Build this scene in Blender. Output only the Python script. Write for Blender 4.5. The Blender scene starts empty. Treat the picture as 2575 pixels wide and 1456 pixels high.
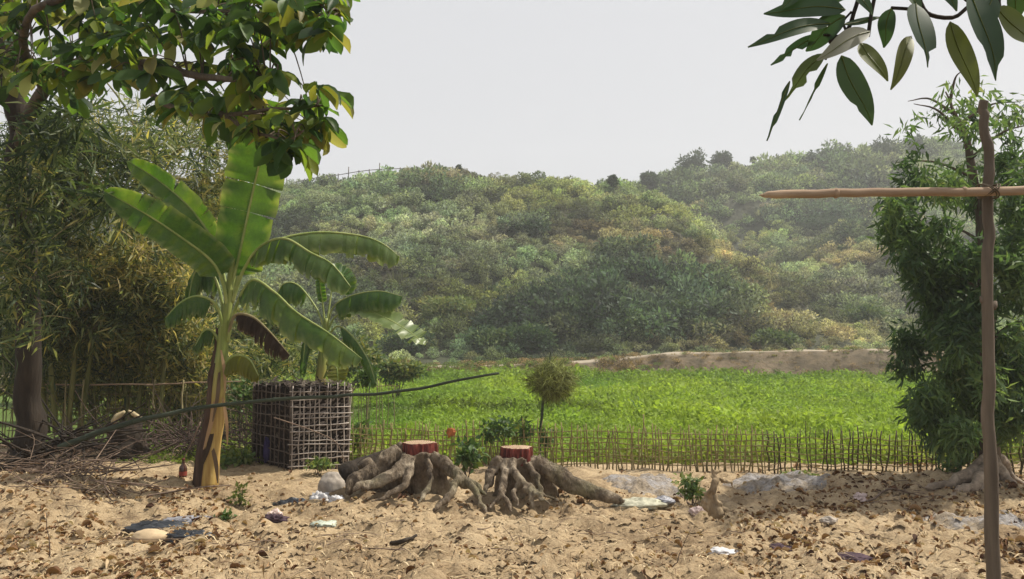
import bpy, math, random
import numpy as np
from mathutils import Vector, Matrix
R = math.radians
rng = np.random.default_rng(7)
random.seed(7)
scene = bpy.context.scene
COL = scene.collection

# ------------------------------------------------------------------ camera, sky, sun, exposure
CAM_H, FPX, PITCH = 1.66, 2020.0, math.atan(122 / 2020.0)
cam_d = bpy.data.cameras.new('camera')
cam = bpy.data.objects.new('camera', cam_d)
COL.objects.link(cam)
cam.location = (0, 0, CAM_H)
cam.rotation_euler = (math.pi / 2 + PITCH, 0, 0)
cam_d.sensor_width = 36
cam_d.lens = 36 * FPX / 2574
cam_d.clip_start = 0.05
cam_d.clip_end = 2000
scene.camera = cam

SUN_AZ, SUN_EL = R(72), R(54)          # azimuth from +Y towards +X
world = bpy.data.worlds.new('World')
scene.world = world
world.use_nodes = True
wn = world.node_tree.nodes
wl = world.node_tree.links
wn.clear()
w_out = wn.new('ShaderNodeOutputWorld')
w_bg = wn.new('ShaderNodeBackground')
w_sky = wn.new('ShaderNodeTexSky')
w_sky.sky_type = 'NISHITA'
w_sky.sun_disc = False
w_sky.sun_elevation = SUN_EL
w_sky.sun_rotation = SUN_AZ
w_sky.dust_density = 6.0
w_sky.air_density = 1.2
w_sky.altitude = 30
w_mix = wn.new('ShaderNodeMixRGB')      # the white hazy overcast of the day veils the blue
w_mix.inputs[0].default_value = 0.88
w_mix.inputs[2].default_value = (5.75, 5.75, 5.85, 1)
wl.new(w_sky.outputs[0], w_mix.inputs[1])
wl.new(w_mix.outputs[0], w_bg.inputs[0])
w_bg.inputs[1].default_value = 0.1
wl.new(w_bg.outputs[0], w_out.inputs[0])

sun_d = bpy.data.lights.new('sun', 'SUN')
sun_d.energy = 5.0
sun_d.angle = R(0.9)
sun_d.color = (1.0, 0.93, 0.80)
sun = bpy.data.objects.new('sun', sun_d)
COL.objects.link(sun)
sdir = Vector((math.cos(SUN_EL) * math.sin(SUN_AZ), math.cos(SUN_EL) * math.cos(SUN_AZ), math.sin(SUN_EL)))
sun.rotation_euler = sdir.to_track_quat('Z', 'Y').to_euler()
sun.location = (20, 10, 40)

scene.view_settings.view_transform = 'Standard'
scene.view_settings.look = 'None'
scene.view_settings.exposure = 0.38
scene.view_settings.gamma = 1.0
scene.view_settings.use_curve_mapping = False
scene.render.engine = 'CYCLES'
scene.cycles.use_denoising = True
scene.cycles.max_bounces = 6
scene.cycles.diffuse_bounces = 3
scene.cycles.glossy_bounces = 2
scene.cycles.transmission_bounces = 4
scene.cycles.transparent_max_bounces = 6
scene.cycles.volume_bounces = 1
scene.cycles.use_adaptive_sampling = True
scene.cycles.adaptive_threshold = 0.02

# ------------------------------------------------------------------ helpers: places
CA, SA = math.cos(PITCH), math.sin(PITCH)


def P(dx, dy, D):
    """World point at distance D (world Y) seen at photo position dx, dy (photo scaled to 2574 wide)."""
    u = (dx - 1287) / FPX
    v = (728 - dy) / FPX
    t = D / (CA - SA * v)
    return np.array((u * t, D, CAM_H + (SA + CA * v) * t))


def PX(pts):
    """World points (n,3) -> photo positions (n,2)."""
    p = np.asarray(pts, float) - np.array((0, 0, CAM_H))
    f = CA * p[:, 1] + SA * p[:, 2]
    v = -SA * p[:, 1] + CA * p[:, 2]
    f = np.maximum(f, 0.01)
    return np.stack([1287 + FPX * p[:, 0] / f, 728 - FPX * v / f], 1)


def G(dx, dy, z=0.0):
    u = (dx - 1287) / FPX
    v = (728 - dy) / FPX
    zz = SA + CA * v
    t = (z - CAM_H) / zz
    return np.array((u * t, (CA - SA * v) * t, z))


# ------------------------------------------------------------------ helpers: noise
def _hash(ix, iy, iz, seed):
    h = (ix.astype(np.int64) * 374761393 + iy.astype(np.int64) * 668265263 + iz.astype(np.int64) * 2147483647 + seed * 144665) & 0xffffffff
    h = ((h ^ (h >> 13)) * 1274126177) & 0xffffffff
    h = h ^ (h >> 16)
    return (h & 0xffff) / 65535.0


def vnoise(x, y, z=None, seed=0):
    x = np.asarray(x, float); y = np.asarray(y, float)
    z = np.zeros_like(x) if z is None else np.asarray(z, float)
    ix, iy, iz = np.floor(x), np.floor(y), np.floor(z)
    fx, fy, fz = x - ix, y - iy, z - iz
    fx = fx * fx * (3 - 2 * fx); fy = fy * fy * (3 - 2 * fy); fz = fz * fz * (3 - 2 * fz)
    r = 0
    for a in (0, 1):
        for b in (0, 1):
            for c in (0, 1):
                w = (fx if a else 1 - fx) * (fy if b else 1 - fy) * (fz if c else 1 - fz)
                r = r + w * _hash(ix + a, iy + b, iz + c, seed)
    return r * 2 - 1


def fbm(x, y, z=None, seed=0, oct=4, gain=0.5):
    r, a, f = 0, 1.0, 1.0
    for i in range(oct):
        r = r + a * vnoise(np.asarray(x) * f, np.asarray(y) * f, None if z is None else np.asarray(z) * f, seed + i * 17)
        a *= gain; f *= 2.03
    return r


def sstep(a, b, x):
    t = np.clip((np.asarray(x, float) - a) / (b - a), 0, 1)
    return t * t * (3 - 2 * t)


def unit(v):
    v = np.asarray(v, float)
    return v / np.maximum(np.linalg.norm(v, axis=-1, keepdims=True), 1e-9)


# ------------------------------------------------------------------ helpers: meshes
class MB:
    def __init__(s):
        s.v, s.f, s.t, s.n = [], [], [], 0

    def add(s, V, F, t=0.0):
        V = np.asarray(V, float).reshape(-1, 3)
        F = F if isinstance(F, list) else [F]
        for a in F:
            a = np.asarray(a, np.int64)
            if a.size:
                s.f.append(a + s.n)
        s.v.append(V)
        t = np.asarray(t, float)
        s.t.append(np.full(len(V), float(t)) if t.ndim == 0 else t)
        s.n += len(V)
        return s

    def mesh(s, name, off=(0, 0, 0), smooth=True):
        me = bpy.data.meshes.new(name)
        V = np.concatenate(s.v) - np.asarray(off, float)
        me.vertices.add(len(V))
        me.vertices.foreach_set('co', V.astype(np.float32).ravel())
        nl = sum(a.size for a in s.f)
        npoly = sum(len(a) for a in s.f)
        me.loops.add(nl)
        me.loops.foreach_set('vertex_index', np.concatenate([a.ravel() for a in s.f]).astype(np.int32))
        me.polygons.add(npoly)
        tot = np.concatenate([np.full(len(a), a.shape[1]) for a in s.f]).astype(np.int32)
        st = np.concatenate([[0], np.cumsum(tot)[:-1]]).astype(np.int32)
        me.polygons.foreach_set('loop_start', st)
        me.polygons.foreach_set('loop_total', tot)
        me.polygons.foreach_set('use_smooth', np.full(npoly, smooth, bool))
        me.update(calc_edges=True)
        at = me.attributes.new('tint', 'FLOAT', 'POINT')
        at.data.foreach_set('value', np.concatenate(s.t).astype(np.float32))
        return me


def frames(path):
    p = np.asarray(path, float)
    t = unit(np.gradient(p, axis=0))
    n = np.zeros_like(p)
    ref = np.array((0, 0, 1.0)) if abs(t[0][2]) < 0.85 else np.array((1.0, 0, 0))
    n[0] = unit(np.cross(np.cross(t[0], ref), t[0]))
    for i in range(1, len(p)):
        v = n[i - 1] - t[i] * np.dot(n[i - 1], t[i])
        n[i] = unit(v)
    b = np.cross(t, n)
    return t, n, b


def tube_arr(path, rad, sides=8, ell=1.0, cap=True):
    """ell: scale across the n axis (vertical-ish for lying tubes)."""
    p = np.asarray(path, float)
    m = len(p)
    rad = np.full(m, float(rad)) if np.ndim(rad) == 0 else np.asarray(rad, float)
    t, n, b = frames(p)
    a = np.linspace(0, 2 * np.pi, sides, endpoint=False)
    el = np.full(m, float(ell)) if np.ndim(ell) == 0 else np.asarray(ell, float)
    V = p[:, None] + rad[:, None, None] * (np.cos(a)[None, :, None] * b[:, None] + (np.sin(a)[None, :, None] * el[:, None, None]) * n[:, None])
    V = V.reshape(-1, 3)
    i = np.arange(m - 1)[:, None] * sides
    j = np.arange(sides)[None]
    k = (j + 1) % sides
    F = [np.stack([i + j, i + k, i + sides + k, i + sides + j], -1).reshape(-1, 4)]
    if cap:
        V = np.concatenate([V, p[:1], p[-1:]])
        c0, c1 = m * sides, m * sides + 1
        jj = np.arange(sides); kk = (jj + 1) % sides
        F.append(np.stack([kk, jj, np.full(sides, c0)], 1))
        F.append(np.stack([(m - 1) * sides + jj, (m - 1) * sides + kk, np.full(sides, c1)], 1))
    return V, F


def spline(pts, n=16):
    """Catmull-Rom through control points."""
    p = np.asarray(pts, float)
    if len(p) == 2:
        return p[0] + (p[1] - p[0]) * np.linspace(0, 1, n)[:, None]
    q = np.concatenate([[2 * p[0] - p[1]], p, [2 * p[-1] - p[-2]]])
    u = np.linspace(0, len(p) - 1 - 1e-6, n)
    i = u.astype(int); f = (u - i)[:, None]
    a, b, c, d = q[i], q[i + 1], q[i + 2], q[i + 3]
    return 0.5 * (2 * b + (c - a) * f + (2 * a - 5 * b + 4 * c - d) * f ** 2 + (3 * b - a - 3 * c + d) * f ** 3)


def interp(vals, n):
    return np.interp(np.linspace(0, 1, n), np.linspace(0, 1, len(vals)), vals)


def Pp(pts, D, n=None):
    """photo polyline + depth(s) -> smooth world path"""
    D = np.full(len(pts), float(D)) if np.ndim(D) == 0 else np.asarray(D, float)
    w = np.array([P(a, b, d) for (a, b), d in zip(pts, D)])
    return w if n is None else spline(w, n)


T_NARROW = (np.array([(0, 0, 0), (.42, .5, .05), (1, 0, -.12), (.42, -.5, .05)]), [np.array([[0, 3, 2, 1]])])
T_FOLD = (np.array([(0, 0, 0), (.4, .5, .07), (.42, 0, 0), (.4, -.5, .07), (1, 0, -.15)]), [np.array([[0, 2, 1], [0, 3, 2], [1, 2, 4], [3, 4, 2]])])
T_BLADE = (np.array([(0, -.5, 0), (0, .5, 0), (.5, .42, .04), (.5, -.42, .04), (1, 0, -.16)]), [np.array([[0, 1, 2, 3]]), np.array([[3, 2, 4]])])
_u = [0, .12, .32, .55, .75, .9, 1]
_w = [.03, .26, .40, .5, .47, .30, .02]


def broad_template(w=_w, fold=.10, droop=.18, wave=.0, seed=0):
    V = []
    for i, (u, h) in enumerate(zip(_u, w)):
        d = -droop * u * u
        s = wave * math.sin(i * 2.1 + seed)
        V += [(u, -h, fold * h * 2 + d + s), (u, 0, d), (u, h, fold * h * 2 + d - s)]
    F = []
    for i in range(len(_u) - 1):
        a = 3 * i
        F += [(a, a + 1, a + 4, a + 3), (a + 1, a + 2, a + 5, a + 4)]
    return np.array(V, float), [np.array(F)]


T_BROAD = broad_template()


def cards(mb, Pt, D, N, L, W, tmpl, tint=0.0):
    Pt = np.asarray(Pt, float); n = len(Pt)
    D = unit(D)
    S = unit(np.cross(N, D))
    N2 = np.cross(D, S)
    L = np.broadcast_to(np.asarray(L, float), n); W = np.broadcast_to(np.asarray(W, float), n)
    tv, tf = tmpl
    V = (Pt[:, None] + tv[None, :, 0, None] * L[:, None, None] * D[:, None]
         + tv[None, :, 1, None] * W[:, None, None] * S[:, None]
         + tv[None, :, 2, None] * L[:, None, None] * N2[:, None])
    k = len(tv)
    F = [(np.arange(n)[:, None, None] * k + f[None]).reshape(-1, f.shape[1]) for f in tf]
    t = np.repeat(np.broadcast_to(np.asarray(tint, float), n), k)
    mb.add(V.reshape(-1, 3), F, t)


def rdir(n, up=0.0, sp=1.0):
    v = rng.normal(size=(n, 3)) * sp
    v[:, 2] += up
    return unit(v)


# ------------------------------------------------------------------ helpers: objects
def tag(o, label=None, cat=None, group=None, kind=None):
    if label: o['label'] = label
    if cat: o['category'] = cat
    if group: o['group'] = group
    if kind: o['kind'] = kind
    return o


def thing(name, label, cat, loc, group=None):
    o = bpy.data.objects.new(name, None)
    o.empty_display_size = 0.1
    o.location = [float(a) for a in loc]
    COL.objects.link(o)
    return tag(o, label, cat, group)


def root_of(o):
    while o.parent: o = o.parent
    return o


def part(name, mb, mat, parent, smooth=True, kind=None, label=None):
    off = root_of(parent).location
    me = mb.mesh(name, off, smooth) if isinstance(mb, MB) else mb
    o = bpy.data.objects.new(name, me)
    COL.objects.link(o)
    o.parent = parent
    if mat and not me.materials: me.materials.append(mat)
    return tag(o, label=label, kind=kind)


def solo(name, mb, mat, loc=(0, 0, 0), label=None, cat=None, group=None, kind=None, smooth=True):
    me = mb.mesh(name, loc, smooth) if isinstance(mb, MB) else mb
    o = bpy.data.objects.new(name, me)
    o.location = [float(a) for a in loc]
    COL.objects.link(o)
    if mat and not me.materials: me.materials.append(mat)
    return tag(o, label, cat, group, kind)


def remesh(mb, voxel, smooth_it=4):
    me = mb.mesh('tmp')
    o = bpy.data.objects.new('tmp', me)
    COL.objects.link(o)
    m = o.modifiers.new('r', 'REMESH'); m.mode = 'VOXEL'; m.voxel_size = voxel
    s = o.modifiers.new('s', 'SMOOTH'); s.iterations = smooth_it; s.factor = 0.5
    dg = bpy.context.evaluated_depsgraph_get()
    ev = o.evaluated_get(dg)
    out = ev.to_mesh()
    n = len(out.vertices)
    V = np.empty(n * 3, np.float32); out.vertices.foreach_get('co', V); V = V.reshape(-1, 3).astype(float)
    Nn = np.empty(n * 3, np.float32); out.vertices.foreach_get('normal', Nn); Nn = Nn.reshape(-1, 3).astype(float)
    nl = len(out.loops)
    li = np.empty(nl, np.int32); out.loops.foreach_get('vertex_index', li)
    tot = np.empty(len(out.polygons), np.int32); out.polygons.foreach_get('loop_total', tot)
    st = np.empty(len(out.polygons), np.int32); out.polygons.foreach_get('loop_start', st)
    F = []
    for k in (3, 4):
        s_ = st[tot == k]
        if len(s_): F.append(li[s_[:, None] + np.arange(k)])
    ev.to_mesh_clear()
    bpy.data.objects.remove(o); bpy.data.meshes.remove(me)
    return V, Nn, F


# ------------------------------------------------------------------ materials
def lin(r, g, b):
    f = lambda c: (c / 255 / 12.92) if c <= 10 else ((c / 255 + .055) / 1.055) ** 2.4
    return (f(r), f(g), f(b), 1)


class M:
    """small node-graph helper"""
    def __init__(s, name):
        s.m = bpy.data.materials.new(name); s.m.use_nodes = True
        s.t = s.m.node_tree; s.n = s.t.nodes; s.l = s.t.links
        s.n.clear()
        s.out = s.n.new('ShaderNodeOutputMaterial')
        s.b = s.n.new('ShaderNodeBsdfPrincipled')
        s.l.new(s.b.outputs[0], s.out.inputs[0])
        s.b.inputs['Specular IOR Level'].default_value = 0.25
        s.b.inputs['Roughness'].default_value = 0.85

    def new(s, t, **kw):
        n = s.n.new(t)
        for k, v in kw.items(): setattr(n, k, v)
        return n

    def noise(s, scale, detail=4, rough=.6, vec=None, stretch=None):
        n = s.new('ShaderNodeTexNoise')
        n.inputs['Scale'].default_value = scale; n.inputs['Detail'].default_value = detail; n.inputs['Roughness'].default_value = rough
        if vec is None:
            tc = s.new('ShaderNodeTexCoord'); vec = tc.outputs['Object']
        if stretch:
            mp = s.new('ShaderNodeMapping'); mp.inputs['Scale'].default_value = stretch
            s.l.new(vec, mp.inputs[0]); vec = mp.outputs[0]
        s.l.new(vec, n.inputs['Vector'])
        return n.outputs['Fac']

    def ramp(s, fac, stops, interp='LINEAR'):
        r = s.new('ShaderNodeValToRGB'); r.color_ramp.interpolation = interp
        e = r.color_ramp.elements
        while len(e) < len(stops): e.new(0.5)
        for i, (p, c) in enumerate(stops):
            e[i].position = p; e[i].color = c
        s.l.new(fac, r.inputs[0])
        return r.outputs[0]

    def mix(s, fac, a, b, mode='MIX'):
        n = s.new('ShaderNodeMixRGB', blend_type=mode)
        for i, x in ((0, fac), (1, a), (2, b)):
            if hasattr(x, 'is_output') or isinstance(x, bpy.types.NodeSocket): s.l.new(x, n.inputs[i])
            else: n.inputs[i].default_value = x
        return n.outputs[0]

    def color(s, x):
        if isinstance(x, bpy.types.NodeSocket): s.l.new(x, s.b.inputs['Base Color'])
        else: s.b.inputs['Base Color'].default_value = x
        return s

    def bump(s, h, strength=.4, dist=.01):
        n = s.new('ShaderNodeBump'); n.inputs['Strength'].default_value = strength; n.inputs['Distance'].default_value = dist
        s.l.new(h, n.inputs['Height']); s.l.new(n.outputs[0], s.b.inputs['Normal'])
        return s

    def attr(s, name, typ='GEOMETRY', out='Fac'):
        n = s.new('ShaderNodeAttribute'); n.attribute_name = name; n.attribute_type = typ
        return n.outputs[out]

    def translucent(s, col, fac):
        t = s.new('ShaderNodeBsdfTranslucent'); mx = s.new('ShaderNodeMixShader')
        if isinstance(col, bpy.types.NodeSocket): s.l.new(col, t.inputs[0])
        else: t.inputs[0].default_value = col
        mx.inputs[0].default_value = fac
        s.l.new(s.b.outputs[0], mx.inputs[1]); s.l.new(t.outputs[0], mx.inputs[2]); s.l.new(mx.outputs[0], s.out.inputs[0])
        return s


def c(r, g, b): return (r, g, b, 1)


def leaf_mat(name, stops, tr=0.35, rough=.5, spec=.3, boost=1.5, rnd=False, noise=0.0):
    m = M(name)
    f = m.attr('tint')
    if rnd:
        oi = m.new('ShaderNodeObjectInfo'); f = oi.outputs['Random']
    col = m.ramp(f, stops)
    if noise:
        nz = m.noise(noise, 3, .6)
        col = m.mix(m.ramp(nz, [(.35, c(.65, .65, .65)), (.65, c(1.25, 1.25, 1.25))]), c(0, 0, 0), col)
        n2 = m.n[-1]
    m.color(col)
    m.b.inputs['Roughness'].default_value = rough; m.b.inputs['Specular IOR Level'].default_value = spec
    tcol = m.mix(1.0, col, c(boost, boost * 1.05, boost * .55), 'MULTIPLY')
    m.translucent(tcol, tr)
    return m.m


def wood_mat(name, a, b, scale=6, stretch=(1, 1, .12), bump=.5, dist=.006, dark=None):
    m = M(name)
    f = m.noise(scale, 6, .65, stretch=stretch)
    col = m.ramp(f, [(.3, a), (.7, b)])
    g = m.noise(scale * 5, 4, .6, stretch=stretch)
    col = m.mix(.5, col, m.ramp(g, [(.3, c(.45, .45, .45)), (.65, c(1.2, 1.2, 1.2))]), 'MULTIPLY')
    m.color(col).bump(g, bump, dist)
    return m.m


# sand
m = M('sandy_soil')
n1 = m.noise(.55, 5, .6); n2 = m.noise(4.2, 6, .7); n3 = m.noise(38, 5, .75)
col = m.ramp(n1, [(.30, c(.24, .175, .105)), (.5, c(.39, .30, .185)), (.72, c(.48, .385, .25))])
col = m.mix(.55, col, m.ramp(n2, [(.36, c(.30, .23, .18)), (.54, c(1.05, 1.02, 1.0))]), 'MULTIPLY')
col = m.mix(.6, col, m.ramp(n3, [(.30, c(.45, .36, .28)), (.55, c(1.1, 1.1, 1.1))]), 'MULTIPLY')
m.color(col).bump(m.noise(26, 6, .75), .8, .035)
m.b.inputs['Roughness'].default_value = .95
MAT_SAND = m.m
# general soil sheet
m = M('dry_soil')
col = m.ramp(m.noise(.35, 6, .65), [(.3, c(.07, .055, .03)), (.5, c(.12, .09, .045)), (.75, c(.10, .11, .04))])
m.color(col).bump(m.noise(8, 5, .7), .6, .05)
MAT_SOIL = m.m
m = M('field_soil')
col = m.ramp(m.noise(.8, 6, .65), [(.3, c(.06, .085, .018)), (.6, c(.085, .14, .022)), (.8, c(.12, .12, .04))])
m.color(col).bump(m.noise(14, 5, .7), .6, .05)
MAT_FIELD = m.m
m = M('bank_earth')
col = m.ramp(m.noise(1.2, 7, .7), [(.3, c(.060, .048, .030)), (.5, c(.13, .10, .062)), (.72, c(.22, .16, .10))])
col = m.mix(m.attr('tint'), col, c(.34, .29, .22))
m.color(col).bump(m.noise(5, 6, .7), .7, .08)
MAT_BANK = m.m
m = M('hill_soil')
col = m.ramp(m.noise(.12, 8, .7), [(.3, c(.03, .04, .022)), (.5, c(.05, .055, .03)), (.7, c(.08, .07, .04))])
m.color(col).bump(m.noise(1.5, 6, .7), .8, .3)
MAT_HILL = m.m


def inst_mat(name, tr=.25, spread=.25, boost=1.3):
    m = M(name)
    a = m.attr('icol', 'INSTANCER', 'Color')
    t = m.attr('tint')
    col = m.mix(1.0, a, m.ramp(t, [(0, c(1 - spread * 1.6, 1 - spread * 1.6, 1 - spread * 1.6)), (1, c(1 + spread, 1 + spread, 1 + spread * .8))]), 'MULTIPLY')
    m.color(col)
    m.b.inputs['Roughness'].default_value = .7
    m.translucent(m.mix(1.0, col, c(boost, boost, boost * .6), 'MULTIPLY'), tr)
    return m.m


MAT_SCRUB = inst_mat('scrub_foliage', .35, .45, 1.4)
MAT_CROP = inst_mat('crop_foliage', .4, .26, 1.5)

# ------------------------------------------------------------------ geometry-node scatter for uncountable vegetation
def scatter(name, pts, rotz, scl, idx, icol, variants, tilt=None):
    me = bpy.data.meshes.new(name)
    n = len(pts)
    me.vertices.add(n); me.vertices.foreach_set('co', np.asarray(pts, np.float32).ravel())
    rot = np.zeros((n, 3), np.float32); rot[:, 2] = rotz
    if tilt is not None: rot[:, :2] = tilt
    for nm, ty, arr in (('irot', 'FLOAT_VECTOR', rot), ('iscl', 'FLOAT_VECTOR', scl), ('icol', 'FLOAT_COLOR', np.concatenate([icol, np.ones((n, 1))], 1))):
        a = me.attributes.new(nm, ty, 'POINT')
        a.data.foreach_set('color' if ty == 'FLOAT_COLOR' else 'vector', np.asarray(arr, np.float32).ravel())
    a = me.attributes.new('iidx', 'INT', 'POINT'); a.data.foreach_set('value', np.asarray(idx, np.int32))
    o = bpy.data.objects.new(name, me); COL.objects.link(o)
    vc = bpy.data.collections.new(name + '_variants')
    for k, (vm, mat) in enumerate(variants):
        vm.materials.append(mat)
        vc.objects.link(bpy.data.objects.new('%s_sprig_%02d' % (name, k), vm))
    ng = bpy.data.node_groups.new(name, 'GeometryNodeTree')
    ng.interface.new_socket('Geometry', in_out='INPUT', socket_type='NodeSocketGeometry')
    ng.interface.new_socket('Geometry', in_out='OUTPUT', socket_type='NodeSocketGeometry')
    N, L = ng.nodes, ng.links
    gi, go = N.new('NodeGroupInput'), N.new('NodeGroupOutput')
    ip = N.new('GeometryNodeInstanceOnPoints')
    ci = N.new('GeometryNodeCollectionInfo'); ci.inputs[0].default_value = vc
    ci.inputs['Separate Children'].default_value = True; ci.inputs['Reset Children'].default_value = True

    def na(nm, ty):
        q = N.new('GeometryNodeInputNamedAttribute'); q.data_type = ty; q.inputs[0].default_value = nm
        return q.outputs[0]
    L.new(gi.outputs[0], ip.inputs['Points']); L.new(ci.outputs[0], ip.inputs['Instance'])
    ip.inputs['Pick Instance'].default_value = True
    L.new(na('iidx', 'INT'), ip.inputs['Instance Index'])
    er = N.new('FunctionNodeEulerToRotation'); L.new(na('irot', 'FLOAT_VECTOR'), er.inputs[0]); L.new(er.outputs[0], ip.inputs['Rotation'])
    L.new(na('iscl', 'FLOAT_VECTOR'), ip.inputs['Scale'])
    L.new(ip.outputs[0], go.inputs[0])
    md = o.modifiers.new('scatter', 'NODES'); md.node_group = ng
    return tag(o, kind='stuff')


def bush_mesh(name, n, lw=.20, ww=.10, zsq=.8, tmpl=T_FOLD, up=.3, holes=.0, lobes=6):
    """unit bush, base at origin, about 1 m radius: lobes of leaf clumps"""
    mb = MB()
    ctr = rng.normal(size=(lobes, 3)) * (.42, .42, .25); ctr[:, 2] = np.abs(ctr[:, 2]) + .35
    k = rng.integers(0, lobes, n)
    d = rdir(n)
    r = .44 * rng.random(n) ** .25
    p = ctr[k] + d * r[:, None]
    p[:, 2] = np.maximum(p[:, 2] * zsq, .02)
    ld = unit(d + rng.normal(size=(n, 3)) * .6 + (0, 0, up))
    cards(mb, p, ld, rdir(n, .7), lw * rng.uniform(.6, 1.4, n), ww * rng.uniform(.6, 1.3, n), tmpl, rng.random(n))
    return mb.mesh(name)


def tuft_mesh(name, n, L=1.0, W=.05, spread=.6, rad=.3):
    mb = MB()
    p = np.zeros((n, 3)); a = rng.random(n) * 6.283; r = rad * np.sqrt(rng.random(n))
    p[:, 0], p[:, 1] = r * np.cos(a), r * np.sin(a)
    d = unit(np.stack([np.cos(a) * spread * rng.random(n), np.sin(a) * spread * rng.random(n), np.ones(n)], 1) + rng.normal(size=(n, 3)) * .15)
    nn = unit(np.stack([-np.cos(a), -np.sin(a), np.full(n, .5)], 1))
    cards(mb, p, d, -nn, L * rng.uniform(.5, 1.1, n), W * rng.uniform(.7, 1.3, n), T_BLADE, rng.random(n))
    return mb.mesh(name)


# ------------------------------------------------------------------ the ground
def yard_h(x, y):
    x = np.asarray(x, float); y = np.asarray(y, float)
    b = .050 * fbm(x * .9, y * .9, seed=3, oct=3)
    ft = fbm(x * 3.4, y * 3.4, seed=11, oct=3)
    b = b + .055 * ft + .040 * np.abs(fbm(x * 5.5 + 9, y * 7, seed=31, oct=2))
    b = b + .018 * fbm(x * 13, y * 13, seed=21, oct=3)
    b = b * (1 - .55 * sstep(8.7, 9.6, y))
    # mound of rubbish at the left edge and by the foot of the right-hand tree
    b = b + .22 * np.exp(-(((x + 5.0) / 1.0) ** 2 + ((y - 8.3) / 1.0) ** 2))
    b = b + .12 * np.exp(-(((x - 4.6) / 1.3) ** 2 + ((y - 8.9) / .7) ** 2))
    b = b + .05 * np.exp(-(((x + .4) / 1.6) ** 2 + ((y - 8.5) / .6) ** 2))
    return b


def grid(xs, ys, zf):
    X, Y = np.meshgrid(xs, ys)
    Z = zf(X, Y)
    V = np.stack([X, Y, Z], -1).reshape(-1, 3)
    w, h = len(xs), len(ys)
    i = (np.arange(h - 1)[:, None] * w + np.arange(w - 1)[None])
    F = np.stack([i, i + 1, i + w + 1, i + w], -1).reshape(-1, 4)
    return V, F


def yard_z(X, Y):
    z = yard_h(X, Y)
    e = np.minimum.reduce([sstep(-9.5, -8.5, X), 1 - sstep(8.5, 9.5, X), sstep(2.5, 3.2, Y), 1 - sstep(np.where(X < -1.9, 12.6, 10.7), np.where(X < -1.9, 13.4, 11.3), Y)])
    return z * e - .22 * (1 - e)


mb = MB(); mb.add(*grid(np.arange(-9.5, 9.51, .035), np.arange(2.5, 13.4, .035), yard_z))
solo('yard_ground', mb, MAT_SAND, kind='structure')


def ground_z(x, y):
    return yard_z(np.asarray(x, float), np.asarray(y, float))


# hill height field: corrections along the skyline (metres at the crest, by bearing)
SKY_X = [-300, 690, 760, 850, 920, 1000, 1080, 1150, 1230, 1300, 1400, 1500, 1590, 1640, 1700, 1800, 1900, 2000, 2100, 2200, 2280, 2400, 2544, 2900]
SKY_Y = [v - 9 for v in (500, 496, 490, 483, 477, 464, 455, 453, 460, 468, 478, 486, 492, 482, 472, 456, 442, 426, 416, 402, 392, 408, 430, 445)]
SKY_DZ = None
def hill_z(x, y):
    x = np.asarray(x, float); y = np.asarray(y, float)
    # main hill with a crest about 95 m away, falling towards a spur on the right
    s = np.clip((y - 45) / 52, 0, 1.6)
    prof = np.where(s < 1, np.sin(np.clip(s, 0, 1) * math.pi / 2) ** 1.15, 1 - .25 * (s - 1))
    crest = 20.3 - .10 * np.clip(-12 - x, 0, None) - .055 * np.clip(x + 4, 0, None) ** 1.15
    xs = 20 - (y - 50) * .22
    off = np.clip(x - xs, 0, None)
    hA = crest * prof - .62 * off - .008 * off ** 2
    # second spur on the right
    s2 = np.clip((y - 52) / 55, 0, 1.5)
    hB = 15.5 * np.sin(np.clip(s2, 0, 1) * math.pi / 2) - .30 * np.abs(x - (34 + (y - 60) * .30)) + 1.2
    # far ridge behind on the right
    s3 = np.clip((y - 88) / 60, 0, 1.4)
    hC = (30 + np.clip((x - 30) * .16, -12, 9)) * np.sin(np.clip(s3, 0, 1) * math.pi / 2) - .9 * np.clip(24 - x, 0, None)
    k = .45
    h = np.log(np.exp(k * np.clip(hA, -30, 60)) + np.exp(k * np.clip(hB, -30, 60)) + np.exp(k * np.clip(hC, -30, 60)) + 1.0) / k - 1.5
    u_ = 1287 + FPX * x / np.maximum(y, 1)
    h = h + (sstep(62, 96, y) * np.interp(u_, SKY_X, SKY_DZ) if SKY_DZ is not None else 0)
    amp = sstep(45, 60, y)
    h = h + amp * (1.5 * fbm(x * .075, y * .075, seed=5, oct=4) + .5 * fbm(x * .3, y * .3, seed=8, oct=2))
    return np.where(y < 45, -.3, h * sstep(43, 50, y) + .5 * sstep(44, 46, y) - .3)


def skyline():
    D = np.arange(62, 175, 1.0)
    ys = []
    Dr = []
    for x in SKY_X:
        wx = (x - 1287) / FPX * D
        z = hill_z(wx, D)
        py = PX(np.stack([wx, D, z], 1))[:, 1]
        k = int(np.argmin(py)); ys.append(py[k]); Dr.append(D[k])
    return np.array(ys), np.array(Dr)


SKY_DZ = np.zeros(len(SKY_X))
for _ in range(6):
    ys_, Dr_ = skyline()
    SKY_DZ = SKY_DZ + (ys_ - np.array(SKY_Y)) / FPX * Dr_ * .8
SKY_PY, SKY_D = skyline()


def hill_hit(dx, dy):
    for D in np.arange(46, 170, .4):
        p = P(dx, dy, D)
        if p[2] < float(hill_z(p[0], p[1])): return p
    return P(dx, dy, 100)


mb = MB(); mb.add(*grid(np.arange(-120, 150.1, .8), np.arange(43, 215, .8), lambda x, y: hill_z(x, y) - .25 * sstep(46, 50, y)))
solo('hill', mb, MAT_HILL, kind='structure')
mb = MB(); mb.add(*grid(np.linspace(-150, 170, 60), np.linspace(-18, 240, 60), lambda x, y: np.full(x.shape, -.16)))
solo('ground', mb, MAT_SOIL, kind='structure')


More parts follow.
